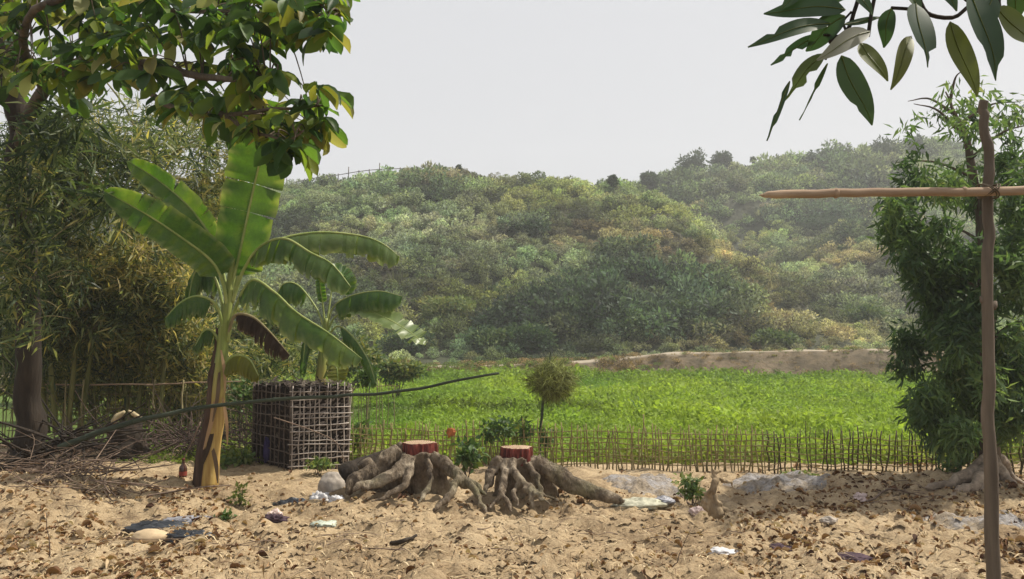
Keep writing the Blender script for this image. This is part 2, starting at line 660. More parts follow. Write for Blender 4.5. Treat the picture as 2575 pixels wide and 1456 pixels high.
def field_z(x, y):
    z = -.06 + .05 * fbm(x * .5, y * .35, seed=41, oct=3)
    z = z + .14 * np.exp(-((y - (18.6 + .06 * x)) / .45) ** 2) * (1 - sstep(1.2, 3.0, x))     # low bund
    return z


mb = MB(); mb.add(*grid(np.arange(-16, 34, .3), np.arange(10.6, 40, .3), field_z))
solo('field', mb, MAT_FIELD, kind='structure')


# earth bank with a worn path on top, at the far side of the field
def bank_line(x): return 36.6 - .10 * (x - 8) + .8 * np.sin(x * .23)


xs = np.arange(-30, 46, .35)
sec = np.array([(-2.0, -.35), (-1.3, -.05), (-.7, .35), (-.35, .72), (0, .95), (.5, 1.0), (1.6, 1.0), (2.4, .9), (3.4, .55), (5.5, .2), (9, -.3)])
hgt = .42 + .62 * sstep(2.5, 9, xs) + .10 * np.sin(xs * .5) - .15 * sstep(18, 30, xs)
V = []
T = []
for i, x in enumerate(xs):
    y0 = bank_line(x)
    for j, (dy, z) in enumerate(sec):
        V.append((x, y0 + dy + .25 * float(vnoise(x * .6, j * 1.7, seed=2)), (z * hgt[i] if z > 0 else z) + .10 * float(vnoise(x * .9, j * .9, seed=6))))
        T.append(.9 if 5 <= j <= 6 else 0)
w = len(sec)
i = (np.arange(len(xs) - 1)[:, None] * w + np.arange(w - 1)[None])
mb = MB(); mb.add(np.array(V), np.stack([i, i + w, i + w + 1, i + 1], -1).reshape(-1, 4), np.array(T))
solo('bank_terrain', mb, MAT_BANK, kind='structure')


bx = rng.uniform(-16, 40, 1700); bo = rng.choice([-1.6, -1.1, -.7, -.3, .1, 2.2, 3.0], 1700) + rng.normal(size=1700) * .25
by = bank_line(bx) + bo
bh = .42 + .62 * sstep(2.5, 9, bx) + .10 * np.sin(bx * .5) - .15 * sstep(18, 30, bx)
bz = np.interp(bo, sec[:, 0], np.maximum(sec[:, 1], -.05)) * bh - .03
bc = np.where((rng.random(1700) < .30 + .3 * (bx < 4))[:, None], np.array((.15, .21, .06)), np.array((.30, .22, .13))) * rng.uniform(.5, 1.25, (1700, 1))
bs = rng.uniform(.10, .26, 1700) * np.where(bx > 6, .75, 1.2)
scatter('bank_grass', np.stack([bx, by, bz], 1), rng.random(1700) * 6.28, np.stack([bs * 1.5, bs * 1.5, bs], 1), rng.integers(0, 2, 1700), bc,
        [(tuft_mesh('bank_tuft', 60, 1.0, .05, 1.0, .45), MAT_SCRUB), (bush_mesh('bank_tuft', 160, .25, .10, lobes=4), MAT_SCRUB)])


def land_z(x, y):
    x = np.asarray(x, float); y = np.asarray(y, float)
    return np.where(y > 44, hill_z(x, y), np.where(y > 11, np.maximum(field_z(x, y), -.16), yard_z(x, y)))


# ---- hillside scrub
def in_ell(px, cx, cy, rx, ry):
    return np.exp(-(((px[:, 0] - cx) / rx) ** 2 + ((px[:, 1] - cy) / ry) ** 2) * 1.2)


def hill_points(x0, x1, y0, y1, step):
    xs, ys = np.meshgrid(np.arange(x0, x1, step), np.arange(y0, y1, step))
    x = xs.ravel() + rng.uniform(-.5, .5, xs.size) * step; y = ys.ravel() + rng.uniform(-.5, .5, xs.size) * step
    return np.stack([x, y, hill_z(x, y)], 1)


pts = np.concatenate([hill_points(-34, 30, 46, 112, .95), hill_points(30, 62, 50, 112, 1.2), hill_points(14, 100, 112, 160, 1.9)])
px = PX(pts)
# drop what stands far outside the picture
keep = (px[:, 0] > -250) & (px[:, 0] < 2850)
pts, px = pts[keep], px[keep]
n = len(pts)
big = fbm(pts[:, 0] * .09, pts[:, 1] * .09, seed=50, oct=3)
med = fbm(pts[:, 0] * .3, pts[:, 1] * .3, seed=51, oct=3)
w_dry = .42 * sstep(.05, .8, med) + 0
for e, s in (((1560, 610, 170, 40), 1), ((1790, 660, 170, 50), .9), ((1930, 800, 110, 70), 1), ((2150, 655, 130, 40), .9), ((1450, 585, 70, 26), 1),
             ((2120, 850, 140, 40), .8), ((1780, 870, 260, 26), 1.1), ((960, 690, 90, 40), .5), ((1150, 460, 120, 30), .5)):
    w_dry = w_dry + 1.1 * s * in_ell(px, *e)
w_yel = .35 * sstep(.2, 1.0, -med)
for e, s in (((1360, 505, 150, 50), 1), ((1180, 760, 140, 60), 1), ((1620, 545, 100, 30), .8), ((1900, 600, 100, 28), .7), ((1930, 760, 60, 24), .8), ((1000, 830, 120, 60), .7)):
    w_yel = w_yel + s * in_ell(px, *e)
w_dark = .45 * sstep(.05, .7, big)
for e, s in (((1560, 700, 140, 60), 1), ((1330, 575, 75, 30), 1.3), ((1440, 800, 210, 60), 1.1), ((1300, 850, 260, 50), 1.1), ((1760, 760, 140, 50), 1), ((2060, 560, 160, 45), 1.1), ((1080, 500, 60, 25), .7), ((1680, 830, 120, 40), 1)):
    w_dark = w_dark + s * in_ell(px, *e)
w_grey = .35 + .9 * in_ell(px, 2170, 740, 150, 70) + .4 * in_ell(px, 1150, 600, 260, 90)
w_base = np.full(n, .55)
cols = np.array([(.40, .325, .215), (.42, .45, .15), (.042, .080, .056), (.28, .30, .25), (.205, .290, .150)])
W = np.stack([w_dry, w_yel, w_dark, w_grey, w_base], 1) ** 2.2
W = W * rng.uniform(.3, 1.7, W.shape)
W /= W.sum(1, keepdims=True)
icol = (W @ cols) * rng.uniform(.6, 1.3, (n, 1)) * rng.uniform(.92, 1.08, (n, 3)) * (1 + .62 * np.clip(fbm(pts[:, 0] * .22, pts[:, 1] * .16, seed=57, oct=2), -1, 1))[:, None]
dryness = W[:, 0]
darkness = W[:, 2]
size = rng.uniform(.45, 1.25, n) * (1 + .35 * np.clip(fbm(pts[:, 0] * .22, pts[:, 1] * .16, seed=58, oct=2), -1, 1)) * (1 + .9 * darkness) * np.where(pts[:, 1] > 112, 1.9, 1.0) * (1 - .25 * dryness)
size *= np.where(px[:, 1] > 850, .6, 1.0)
scl = np.stack([size, size, size * rng.uniform(.75, 1.25, n)], 1)
nv = 7
idx = np.where(rng.random(n) < .03 + .16 * dryness, rng.integers(5, 7, n), rng.integers(0, 5, n))
var = [(bush_mesh('hillside_bush', 640, .17, .11, lobes=6, up=.1), MAT_SCRUB) for _ in range(3)]
var += [(bush_mesh('hillside_bush', 560, .20, .085, up=.2, lobes=5), MAT_SCRUB) for _ in range(2)]
var += [(tuft_mesh('hillside_tuft', 130, .8, .05, 1.3, .5), MAT_SCRUB), (tuft_mesh('hillside_tuft', 120, 1.0, .05, 1.0, .45), MAT_SCRUB)]
scatter('hillside_undergrowth', pts - np.array((0, 0, .12)), rng.random(n) * 6.283, scl, idx, icol, var, rng.normal(size=(n, 2)) * .12)

# ---- field crop: low bright grass and leafy plants
xs_ = []
for (ya, yb, st) in ((10.9, 15, .15), (15, 22, .21), (22, 31, .30), (31, 36.2, .40)):
    X, Y = np.meshgrid(np.arange(-12, 27, st), np.arange(ya, yb, st))
    q = np.stack([X.ravel(), Y.ravel()], 1) + rng.uniform(-.5, .5, (X.size, 2)) * st
    q = np.concatenate([q, np.full((len(q), 1), st)], 1)
    u = 1287 + FPX * q[:, 0] / q[:, 1]
    q = q[(u > 300) & (u < 2760)]
    xs_.append(q)
q = np.concatenate(xs_)
bl = bank_line(q[:, 0])
q = q[q[:, 1] < bl - 1.2]
n = len(q)
fz = field_z(q[:, 0], q[:, 1])
tone = fbm(q[:, 0] * .35, q[:, 1] * .25, seed=71, oct=3)
t2 = vnoise(q[:, 0] * 1.7, q[:, 1] * 1.1, seed=75)
icol = np.array((.205, .305, .048)) + np.clip(tone, -1, 1)[:, None] * np.array((.060, .055, .006)) + np.clip(t2, -1, 1)[:, None] * np.array((.016, .03, .002))
far = sstep(24, 36, q[:, 1])[:, None]
icol = icol * (1 - .2 * far) * rng.uniform(.86, 1.14, (n, 1))
olive = (sstep(13.0, 11.0, q[:, 1]) * (.5 + .5 * vnoise(q[:, 0] * 1.2, q[:, 1], seed=77)))[:, None]
icol = icol * (1 - olive) + np.array((.14, .15, .03)) * olive
bund = np.exp(-((q[:, 1] - (18.6 + .06 * q[:, 0])) / .5) ** 2) * (1 - sstep(1.2, 3.0, q[:, 0]))
icol = np.maximum(icol * (1 - .55 * bund[:, None]), .004)
hh = rng.uniform(.7, 1.3, n) * (1 + .35 * t2) * (1 + .5 * sstep(28, 35, q[:, 1]) + .35 * np.clip(tone, -1, 1)) * (q[:, 2] / .15) ** .55
scl = np.stack([hh * 1.05, hh * 1.05, hh * rng.uniform(.7, 1.2, n)], 1)


def crop_mesh(name, nb, nl, L):
    mb = MB()
    a = rng.random(nb) * 6.283; r = .09 * np.sqrt(rng.random(nb))
    p = np.stack([r * np.cos(a), r * np.sin(a), np.zeros(nb)], 1)
    d = unit(np.stack([np.cos(a) * .5, np.sin(a) * .5, np.ones(nb)], 1) + rng.normal(size=(nb, 3)) * .25)
    cards(mb, p, d, rdir(nb, .2), L * rng.uniform(.5, 1.1, nb), .011 * rng.uniform(.7, 1.3, nb), T_BLADE, rng.random(nb))
    p = np.stack([rng.normal(size=nl) * .07, rng.normal(size=nl) * .07, L * rng.uniform(.25, .8, nl)], 1)
    cards(mb, p, rdir(nl, .1), rdir(nl, 1.6), rng.uniform(.045, .085, nl), rng.uniform(.03, .045, nl), T_FOLD, rng.random(nl))
    return mb.mesh(name)


var = [(crop_mesh('crop_tuft', 12, 26, .14), MAT_CROP), (crop_mesh('crop_tuft', 14, 22, .17), MAT_CROP), (crop_mesh('crop_tuft', 26, 8, .19), MAT_CROP), (crop_mesh('crop_tuft', 8, 34, .12), MAT_CROP)]
scatter('field_grass', np.stack([q[:, 0], q[:, 1], fz - .01], 1), rng.random(n) * 6.283, scl, rng.integers(0, 4, n), icol, var, rng.normal(size=(n, 2)) * .1)

# ------------------------------------------------------------------ materials for plants and wood
MAT_BARK = wood_mat('rough_bark', c(.055, .040, .028), c(.15, .115, .08), 5, (1, 1, .15), .8, .015)
MAT_DARKBARK = wood_mat('dark_bark', c(.010, .008, .007), c(.045, .033, .023), 5, (1, 1, .15), .8, .015)
MAT_TWIG = wood_mat('dead_twigs', c(.09, .06, .045), c(.26, .19, .14), 9, (1, 1, 1), .3)
MAT_GREYTWIG = wood_mat('dark_twigs', c(.035, .024, .022), c(.15, .105, .085), 9, (1, 1, 1), .3)
MAT_BAMBOO = wood_mat('dry_bamboo', c(.27, .18, .12), c(.52, .385, .265), 4, (.12, 1, 1), .25)
MAT_POLE = wood_mat('weathered_pole', c(.075, .058, .044), c(.21, .165, .122), 6, (1, 1, .10), .5)
MAT_BACKLITSTAKE = wood_mat('backlit_stake', c(.035, .028, .016), c(.13, .10, .055), 8, (1, 1, .2), .3)  # right-hand fence stakes: their backlit darkness is put into the colour
MAT_PALESTAKE = wood_mat('pale_stake', c(.13, .11, .05), c(.33, .28, .15), 8, (1, 1, .2), .3)
MAT_GREENPOLE = wood_mat('green_bamboo', c(.022, .032, .022), c(.07, .085, .055), 6, (.15, 1, 1), .3)
MAT_CULM = wood_mat('bamboo_culm', c(.09, .10, .03), c(.20, .19, .07), 4, (1, 1, .2), .2)

MAT_BIGLEAF_STOPS = [(0, c(.016, .040, .016)), (.32, c(.040, .082, .020)), (.58, c(.070, .125, .020)), (.80, c(.155, .190, .024)), (.94, c(.15, .13, .032)), (1, c(.30, .31, .16))]
MAT_BIGLEAF = leaf_mat('large_leaf', MAT_BIGLEAF_STOPS, .48, .5, .3, 2.2)
MAT_BIGLEAF_R = leaf_mat('large_leaf_single', MAT_BIGLEAF_STOPS, .48, .5, .3, 2.2, rnd=True)
MAT_BAMBOOLEAF = leaf_mat('bamboo_leaf', [(0, c(.022, .040, .018)), (.3, c(.085, .120, .048)), (.55, c(.22, .235, .10)), (.8, c(.44, .36, .11)), (1, c(.56, .46, .25))], .42, .5, .3, 1.5)
MAT_TREELEAF = leaf_mat('narrow_leaf', [(0, c(.032, .066, .034)), (.5, c(.090, .150, .060)), (.85, c(.175, .240, .085)), (1, c(.26, .28, .14))], .38, .5, .2, 1.7)
MAT_WEED = leaf_mat('weed_leaf', [(0, c(.03, .065, .024)), (.6, c(.075, .135, .035)), (1, c(.17, .20, .05))], .3, .5, .3, 1.5)
MAT_MANGO = leaf_mat('mango_leaf', [(0, c(.022, .050, .026)), (.5, c(.040, .075, .022)), (.8, c(.105, .120, .018)), (1, c(.20, .20, .17))], .34, .4, .4, 1.5)
MAT_DRYLEAF = leaf_mat('dry_leaf', [(0, c(.060, .030, .020)), (.3, c(.15, .078, .042)), (.6, c(.30, .18, .095)), (.85, c(.44, .31, .18)), (1, c(.52, .42, .28))], .12, .8, .15, 1.2)
MAT_STRAW = leaf_mat('straw', [(0, c(.09, .05, .028)), (.4, c(.32, .22, .12)), (1, c(.60, .49, .31))], .1, .7, .2, 1.1)

# ------------------------------------------------------------------ trees
def leaf_child(name, mesh, parent, base, d, nrm, L, W):
    d = unit(d); s = unit(np.cross(nrm, d)); nn = np.cross(d, s)
    o = bpy.data.objects.new(name, mesh); COL.objects.link(o); o.parent = parent
    b = np.asarray(base) - np.asarray(root_of(parent).location)
    o.matrix_local = Matrix(((d[0] * L, s[0] * W, nn[0] * L, b[0]), (d[1] * L, s[1] * W, nn[1] * L, b[1]), (d[2] * L, s[2] * W, nn[2] * L, b[2]), (0, 0, 0, 1)))
    return o


def in_poly(pt, poly):
    x, y = pt; r = False; j = len(poly) - 1
    for i in range(len(poly)):
        xi, yi = poly[i]; xj, yj = poly[j]
        if (yi > y) != (yj > y) and x < (xj - xi) * (y - yi) / (yj - yi) + xi: r = not r
        j = i
    return r


def wob(path, amp, seed):
    p = np.asarray(path, float).copy()
    s = np.arange(len(p)) * .45
    for k in range(3): p[:, k] += amp * vnoise(s, np.full(len(p), k * 7.3), seed=seed)
    return p


# --- the large-leaved tree whose trunk stands at the left and whose boughs hang into the picture
base = P(72, 1165, 9.4); base[2] = float(yard_z(base[0], base[1])) - .03
t = thing('broadleaf_tree', 'large-leaved tree with dark trunk beside the bamboo, boughs hanging over the banana plants', 'tree', base)
trunk = spline(np.array([base, P(70, 1040, 9.35), P(64, 850, 9.2), P(58, 640, 9.0), P(48, 420, 8.8), P(30, 200, 8.6), P(-40, -120, 8.3), P(-90, -500, 8.0)]), 40)
mb = MB(); mb.add(*tube_arr(wob(trunk, .05, 4), interp([.20, .145, .13, .125, .12, .115, .10, .07], 40), 14))
part('trunk', mb, MAT_DARKBARK, t)
A = Pp([(45, 380), (110, 230), (200, 160), (340, 150), (520, 200), (640, 185), (700, 190)], [8.8, 8.2, 7.4, 6.4, 5.7, 5.3, 5.2], 30)
B = Pp([(200, 160), (320, 60), (560, 30), (740, 55), (860, 40)], [7.4, 6.7, 6.0, 5.5, 5.3], 24)
C_ = Pp([(340, 150), (420, 265), (560, 290), (690, 275), (820, 265)], [6.4, 5.9, 5.5, 5.2, 5.1], 24)
D_ = Pp([(110, 230), (60, 120), (100, 20), (260, -60), (500, -90)], [8.2, 7.2, 6.4, 6.0, 5.8], 20)
E_ = Pp([(560, 290), (620, 330), (700, 350), (770, 330)], [5.5, 5.3, 5.15, 5.1], 16)
limbs = [(A, [.085, .06, .035, .02, .012]), (B, [.04, .028, .018, .010]), (C_, [.03, .02, .013, .007]), (D_, [.05, .03, .015]), (E_, [.014, .010, .006])]
for k, (L_, r_) in enumerate(limbs):
    mb = MB(); mb.add(*tube_arr(wob(L_, .03, 30 + k), interp(r_, len(L_)), 8))
    part('limb', mb, MAT_BARK, t)
limb_pts = np.concatenate([l for l, _ in limbs])
poly = [(-60, -60), (900, -60), (885, 45), (835, 100), (785, 140), (715, 120), (655, 140), (690, 185), (745, 215), (785, 240), (830, 262), (812, 300), (835, 335), (810, 380), (775, 400), (715, 415), (680, 370), (630, 350), (590, 355), (520, 335), (480, 290), (400, 280), (330, 235), (260, 270), (130, 265), (-60, 300)]
wh = []
while len(wh) < 235:
    p_ = (random.uniform(-60, 890), random.uniform(-60, 420))
    if in_poly(p_, poly) and (p_[1] > -40 or random.random() < .4):
        D0 = np.interp(p_[0], [0, 200, 400, 600, 860], [7.2, 6.7, 6.0, 5.5, 5.2]) + random.uniform(-.45, .75)
        wh.append(P(p_[0], p_[1] - 22, D0))
# whorls that shape the outline against the sky
for q in ((845, 28), (800, 50), (770, 75), (735, 60), (700, 95), (700, 175), (795, 218), (832, 232), (800, 262), (790, 300), (770, 330), (740, 350), (700, 355), (815, 300), (660, 300), (630, 230), (610, 190), (640, 190), (520, 290), (620, 320), (560, 250)):
    wh.append(P(q[0], q[1], np.interp(q[0], [400, 860], [5.6, 5.05]) + random.uniform(-.15, .3)))
twb = MB()
leaves = []
for wc in wh:
    k = np.argmin(((limb_pts - wc) ** 2).sum(1))
    a_ = limb_pts[k]
    mid = (a_ + wc) / 2 + np.array((0, 0, .06))
    tw = spline([a_, mid, wc], 7)
    twb.add(*tube_arr(tw, interp([.007, .003], 7), 5))
    nl = random.randint(4, 8)
    a0 = random.random() * 6.28
    edge = wc[1] < 5.4
    for j in range(nl):
        an = a0 + j * 2.4 + random.uniform(-.4, .4)
        d = np.array((math.cos(an), math.sin(an) * .9, random.uniform(-1.1, -.1)))
        d = unit(d)
        L = random.uniform(.09, .25) * (.9 if edge else 1.06)
        leaves.append((wc + np.array((0, 0, random.uniform(-.02, .02))), d, unit(np.array((random.gauss(0, .45), random.gauss(-.25, .45), 1))), L, L * random.uniform(.36, .52), random.random()))
part('twigs', twb, MAT_BARK, t, kind='stuff')
vm = []
for k in range(9):
    tm = broad_template([.03, .20 + .05 * random.random(), .38, .5, .46 + .04 * random.random(), .27, .02], fold=random.uniform(.0, .35), droop=random.uniform(.02, .5), wave=random.uniform(.01, .05), seed=k)
    q = MB(); q.add(*tm); me = q.mesh('leaf'); me.materials.append(MAT_BIGLEAF_R); vm.append(me)
fr = sorted(leaves, key=lambda l: l[0][1])
inview = [l for l in fr if -20 < PX(l[0][None])[0][0] < 2590 and PX(l[0][None])[0][1] > -20]
first = inview[:300]
ids = set(id(l) for l in first)
for k, l in enumerate(first):
    leaf_child('leaf', vm[k % 9], t, *l[:5])
rest = [l for l in leaves if id(l) not in ids]
mb = MB()
cards(mb, [l[0] for l in rest], [l[1] for l in rest], [l[2] for l in rest], [l[3] for l in rest], [l[4] for l in rest], T_BROAD, [l[5] for l in rest])
part('foliage', mb, MAT_BIGLEAF, t, kind='stuff')


# --- bamboo
def sprays(mb, ells, L=(.13, .27), W=.115, per=7):
    """ells: (cx, cy, rx, ry, depth, depth spread, number of sprays, tint low, tint high)"""
    for (cx, cy, rx, ry, D, ds, ns, t0, t1) in ells:
        a = rng.random(ns) * 6.283; r = np.sqrt(rng.random(ns))
        x = cx + rx * r * np.cos(a); y = cy + ry * r * np.sin(a)
        Dd = D + rng.uniform(-ds, ds, ns)
        ctr = np.array([P(i, j, k) for i, j, k in zip(x, y, Dd)])
        tn = np.clip(rng.uniform(t0, t1, ns) + .18 * fbm(x * .02, y * .02, seed=9, oct=2), 0, 1)
        m_ = ns * per
        base_ = np.repeat(ctr, per, 0) + rng.normal(size=(m_, 3)) * .07
        heading = np.repeat(rdir(ns, -.45), per, 0)
        d = unit(heading + rng.normal(size=(m_, 3)) * .55)
        l = rng.uniform(L[0], L[1], m_)
        cards(mb, base_, d, rdir(m_, .6), l, l * W * rng.uniform(.8, 1.3, m_), T_NARROW, np.clip(np.repeat(tn, per) + rng.normal(size=m_) * .17, 0, 1))


def bamboo(label, base_px, D, culms, ells, hang=0, L=(.13, .27), extra=None):
    b = P(base_px[0], base_px[1], D); b[2] = -.15
    t = thing('bamboo_clump', label, 'bamboo', b, 'bamboo clumps behind the fence')
    for k, (pts_, ds) in enumerate(culms):
        path = Pp(pts_, ds, 26)
        mb = MB(); r_ = interp([.035, .03, .022, .008], 26)
        r_ = r_ * (1 + .18 * (np.arange(26) % 3 == 0))
        mb.add(*tube_arr(path, r_, 7))
        part('culm', mb, MAT_CULM, t)
    mb = MB(); sprays(mb, ells, L)
    if extra: sprays(mb, *extra)
    part('foliage', mb, MAT_BAMBOOLEAF, t, kind='stuff')
    # thin branches through the leaves
    mb = MB()
    for (cx, cy, rx, ry, Dq, dsq, ns, _, _) in ells:
        for _i in range(max(6, ns // 14)):
            x, y = cx + rx * random.uniform(-.9, .9), cy + ry * random.uniform(-.9, .9)
            dd = Dq + random.uniform(-dsq, dsq)
            p0 = P(x, y, dd); v = np.array((random.uniform(-.5, .5), random.uniform(-.3, .3), random.uniform(-.45, .35)))
            mb.add(*tube_arr(spline([p0, p0 + v * .5 + (0, 0, .05), p0 + v]), interp([.006, .002], 16), 4, cap=False))
    part('branches', mb, MAT_PALESTAKE, t, kind='stuff')
    return t


bamboo('dark dense bamboo clump right behind the dark trunk', (150, 1090), 11.6,
       [([(140, 1090), (120, 800), (110, 500), (180, 250), (300, 120)], [11.6, 11.4, 11.0, 10.6, 10.2]),
        ([(170, 1090), (190, 820), (160, 540), (90, 330), (20, 250)], [11.8, 11.6, 11.3, 11, 10.8]),
        ([(120, 1090), (90, 850), (60, 600), (20, 420), (-60, 320)], 11.6),
        ([(200, 1090), (240, 830), (300, 560), (420, 400), (540, 330)], 11.8)],
       [(90, 620, 130, 260, 11.4, .7, 750, .0, .45), (210, 440, 170, 120, 11.4, .6, 520, .05, .55), (90, 400, 110, 110, 11, .5, 350, .0, .4), (60, 850, 90, 160, 11.8, .6, 360, .0, .4), (350, 380, 180, 80, 11.6, .8, 190, .1, .6), (80, 520, 70, 200, 8.4, .25, 170, .0, .5), (60, 760, 50, 120, 8.5, .2, 50, .0, .5)],
       extra=([(190, 300, 70, 36, 8.2, .3, 26, 0, .05), (120, 330, 60, 50, 8.0, .3, 22, 0, .08), (260, 500, 60, 22, 8.8, .3, 16, .0, .1), (290, 520, 60, 25, 8.8, .3, 12, .25, .4)], (.26, .44), .085, 7))
bamboo('thin feathery bamboo with sky showing through its leaves', (420, 1060), 13.4,
       [([(400, 1060), (410, 800), (390, 540), (330, 300), (220, 150)], 13.4),
        ([(440, 1060), (470, 800), (500, 560), (520, 380), (560, 250)], 13.4),
        ([(470, 1060), (520, 830), (560, 600), (600, 440), (680, 360)], [13.4, 13.3, 13.1, 13, 12.9]),
        ([(380, 1060), (350, 820), (330, 600), (400, 420), (470, 330)], 13.6)],
       [(430, 430, 150, 140, 13.3, .9, 330, .15, .75), (300, 350, 150, 110, 13.5, .9, 240, .1, .65), (520, 560, 90, 110, 13.2, .7, 260, .25, .8), (590, 380, 70, 110, 13, .7, 150, .3, .7), (420, 560, 140, 80, 13.3, .8, 260, .2, .75), (560, 300, 120, 80, 13.3, .6, 130, .2, .6)])
bamboo('yellowing bamboo with drooping dry leaves left of the banana stem', (330, 1080), 12.4,
       [([(330, 1080), (300, 900), (260, 740), (200, 640), (130, 620)], 12.4),
        ([(345, 1080), (360, 900), (390, 740), (430, 650), (490, 640)], 12.4),
        ([(400, 1080), (410, 950), (420, 800), (400, 700), (330, 620)], 12.2)],
       [(230, 680, 130, 90, 11.9, .5, 420, .30, .85), (390, 690, 110, 90, 12.0, .5, 440, .30, .88), (300, 800, 190, 70, 12.2, .6, 420, .15, .7), (440, 820, 100, 80, 12.3, .5, 330, .15, .75), (190, 800, 120, 80, 11.8, .5, 300, .05, .5)])
bamboo('low leafy bamboo regrowth hanging over the stick fence', (260, 1095), 12.9,
       [([(240, 1095), (230, 1000), (210, 900), (160, 850)], 12.9), ([(300, 1095), (320, 1000), (350, 900), (420, 860)], 12.9), ([(520, 1090), (515, 990), (500, 900), (470, 830)], 13)],
       [(200, 920, 130, 90, 12.6, .5, 420, .1, .65), (380, 910, 140, 80, 12.8, .5, 440, .25, .85), (520, 930, 90, 90, 12.9, .5, 260, .2, .8), (300, 1010, 220, 60, 13.2, .4, 380, .15, .7), (560, 1020, 120, 70, 13.4, .5, 260, .1, .6), (660, 900, 130, 50, 14, .6, 260, .15, .6)])

# --- tree at the right, behind the post
base = P(2492, 1238, 8.9); base[2] = 0.0
t = thing('drooping_leaf_tree', 'tall tree with narrow drooping leaves and flared bare roots behind the upright post', 'tree', base)
trunk = spline(np.array([base + (0, 0, -.05), P(2488, 1130, 8.9), P(2478, 950, 8.95), P(2484, 740, 9.0), P(2470, 540, 9.05), P(2440, 400, 9.1), P(2400, 300, 9.1), P(2380, 235, 9.1)]), 36)
mb = MB(); mb.add(*tube_arr(wob(trunk, .04, 8), interp([.15, .10, .085, .08, .065, .045, .025, .008], 36), 12))
part('trunk', mb, MAT_BARK, t)
mb = MB()
for (pp, dd, rr) in (([(2488, 1150), (2440, 1185), (2390, 1215), (2330, 1232)], [8.85, 8.6, 8.45, 8.35], [.065, .055, .045, .018]),
                     ([(2488, 1150), (2460, 1200), (2425, 1230), (2370, 1252)], [8.85, 8.5, 8.3, 8.1], [.06, .055, .04, .015]),
                     ([(2490, 1150), (2520, 1190), (2550, 1225), (2590, 1262)], [8.85, 8.75, 8.6, 8.45], [.075, .06, .045, .02]),
                     ([(2490, 1120), (2515, 1155), (2545, 1200), (2610, 1225)], [8.9, 8.9, 8.9, 8.9], [.06, .05, .04, .02]),
                     ([(2485, 1170), (2480, 1225), (2460, 1262), (2420, 1290)], [8.8, 8.5, 8.3, 8.15], [.06, .045, .03, .01]),
                     ([(2490, 1170), (2510, 1225), (2545, 1270), (2575, 1290)], [8.8, 8.5, 8.3, 8.15], [.06, .045, .03, .01])):
    p_ = Pp(pp, dd, 18)
    mb.add(*tube_arr(wob(p_, .03, int(pp[-1][0])), interp(rr, 18), 8, ell=1.4))
V_, N_, F_ = remesh(mb, .013, 1)
V_ = V_ + N_ * (.012 * fbm(V_[:, 0] * 14, V_[:, 1] * 14, V_[:, 2] * 10, seed=3, oct=3))[:, None]
mb = MB(); mb.add(V_, F_)
part('root_flare', mb, wood_mat('root_bark', c(.13, .10, .075), c(.42, .34, .26), 7, (1, 1, 1), .8, .012), t)
lev_y = [215, 260, 300, 350, 400, 470, 540, 600, 640, 720, 800, 880, 950, 1050, 1130, 1190]
lev_l = [2320, 2285, 2270, 2285, 2310, 2260, 2215, 2225, 2245, 2300, 2300, 2240, 2255, 2280, 2310, 2345]
lev_d = [.12, .16, .18, .18, .34, .7, 1, 1, 1, 1, 1, 1, 1, 1, .8, .5]
lev_r = [2470, 2540, 2600, 2640, 2660, 2680, 2700, 2700, 2700, 2700, 2700, 2700, 2680, 2650, 2440, 2410]
mb = MB(); tb = MB()
ns = 3500; cnt = 0
Pc, Tc = [], []
clus = []
while len(clus) < 150:
    y = random.uniform(225, 1125)
    if random.random() > np.interp(y, lev_y, lev_d) + .25: continue
    l, r_ = np.interp(y, lev_y, lev_l), np.interp(y, lev_y, lev_r)
    x = random.uniform(l + 14, r_ - 14)
    q = abs(x - (l + r_) / 2) / ((r_ - l) / 2)
    dmax = .95 * math.sqrt(max(0, 1 - q * q)) + .1
    clus.append((x, y, 8.95 + random.uniform(-1, 1) * dmax, random.uniform(22, 46), random.uniform(26, 60), np.interp(y, lev_y, lev_d)))
for q in ((2330, 245), (2385, 232), (2300, 290), (2350, 300), (2420, 278), (2285, 335), (2335, 352), (2400, 340), (2450, 330), (2530, 300), (2552, 360), (2562, 425), (2312, 395), (2365, 405), (2520, 250), (2440, 245)):
    clus.append((q[0], q[1], 9.0 + random.uniform(-.4, .4), 24, 20, .30))
wts = np.array([q[3] * q[4] * (q[5] ** .9) for q in clus]); wts /= wts.sum()
for k in rng.choice(len(clus), ns, p=wts):
    x, y, D, rx, ry, _ = clus[k]
    a = rng.normal(size=3)
    a = a / np.linalg.norm(a) * rng.random() ** .45
    Pc.append(P(x + a[0] * rx, y + a[2] * ry - 10, D + a[1] * rx / FPX * 9)); cnt += 1
Pc = np.array(Pc)
per = 8
m_ = ns * per
b_ = np.repeat(Pc, per, 0) + rng.normal(size=(m_, 3)) * .05
hd = np.repeat(rdir(ns, -.6), per, 0)
d = unit(hd * .8 + rng.normal(size=(m_, 3)) * .55 + (0, 0, -.35))
l = rng.uniform(.085, .165, m_)
clump = fbm(Pc[:, 0] * 1.6, Pc[:, 1] * 1.6, Pc[:, 2] * 1.6, seed=63, oct=2)
cards(mb, b_, d, rdir(m_, .7), l, l * rng.uniform(.18, .28, m_), T_NARROW, np.clip(np.repeat(.42 + .32 * clump, per) + rng.normal(size=m_) * .16, 0, 1))
part('crown', mb, MAT_TREELEAF, t, kind='stuff')
for k in range(16):
    zi = int(np.interp(k, [0, 15], [9, 33])); p0 = trunk[zi]
    an = k * 2.4; Lb = np.interp(k, [0, 12, 15], [1.0, .8, .45])
    e = p0 + np.array((math.cos(an) * Lb, math.sin(an) * Lb * .8, .25))
    mb = MB(); mb.add(*tube_arr(spline([p0, (p0 + e) / 2 + (0, 0, .10), e], 10), interp([.022, .012, .004], 10), 6))
    part('limb', mb, MAT_BARK, t)

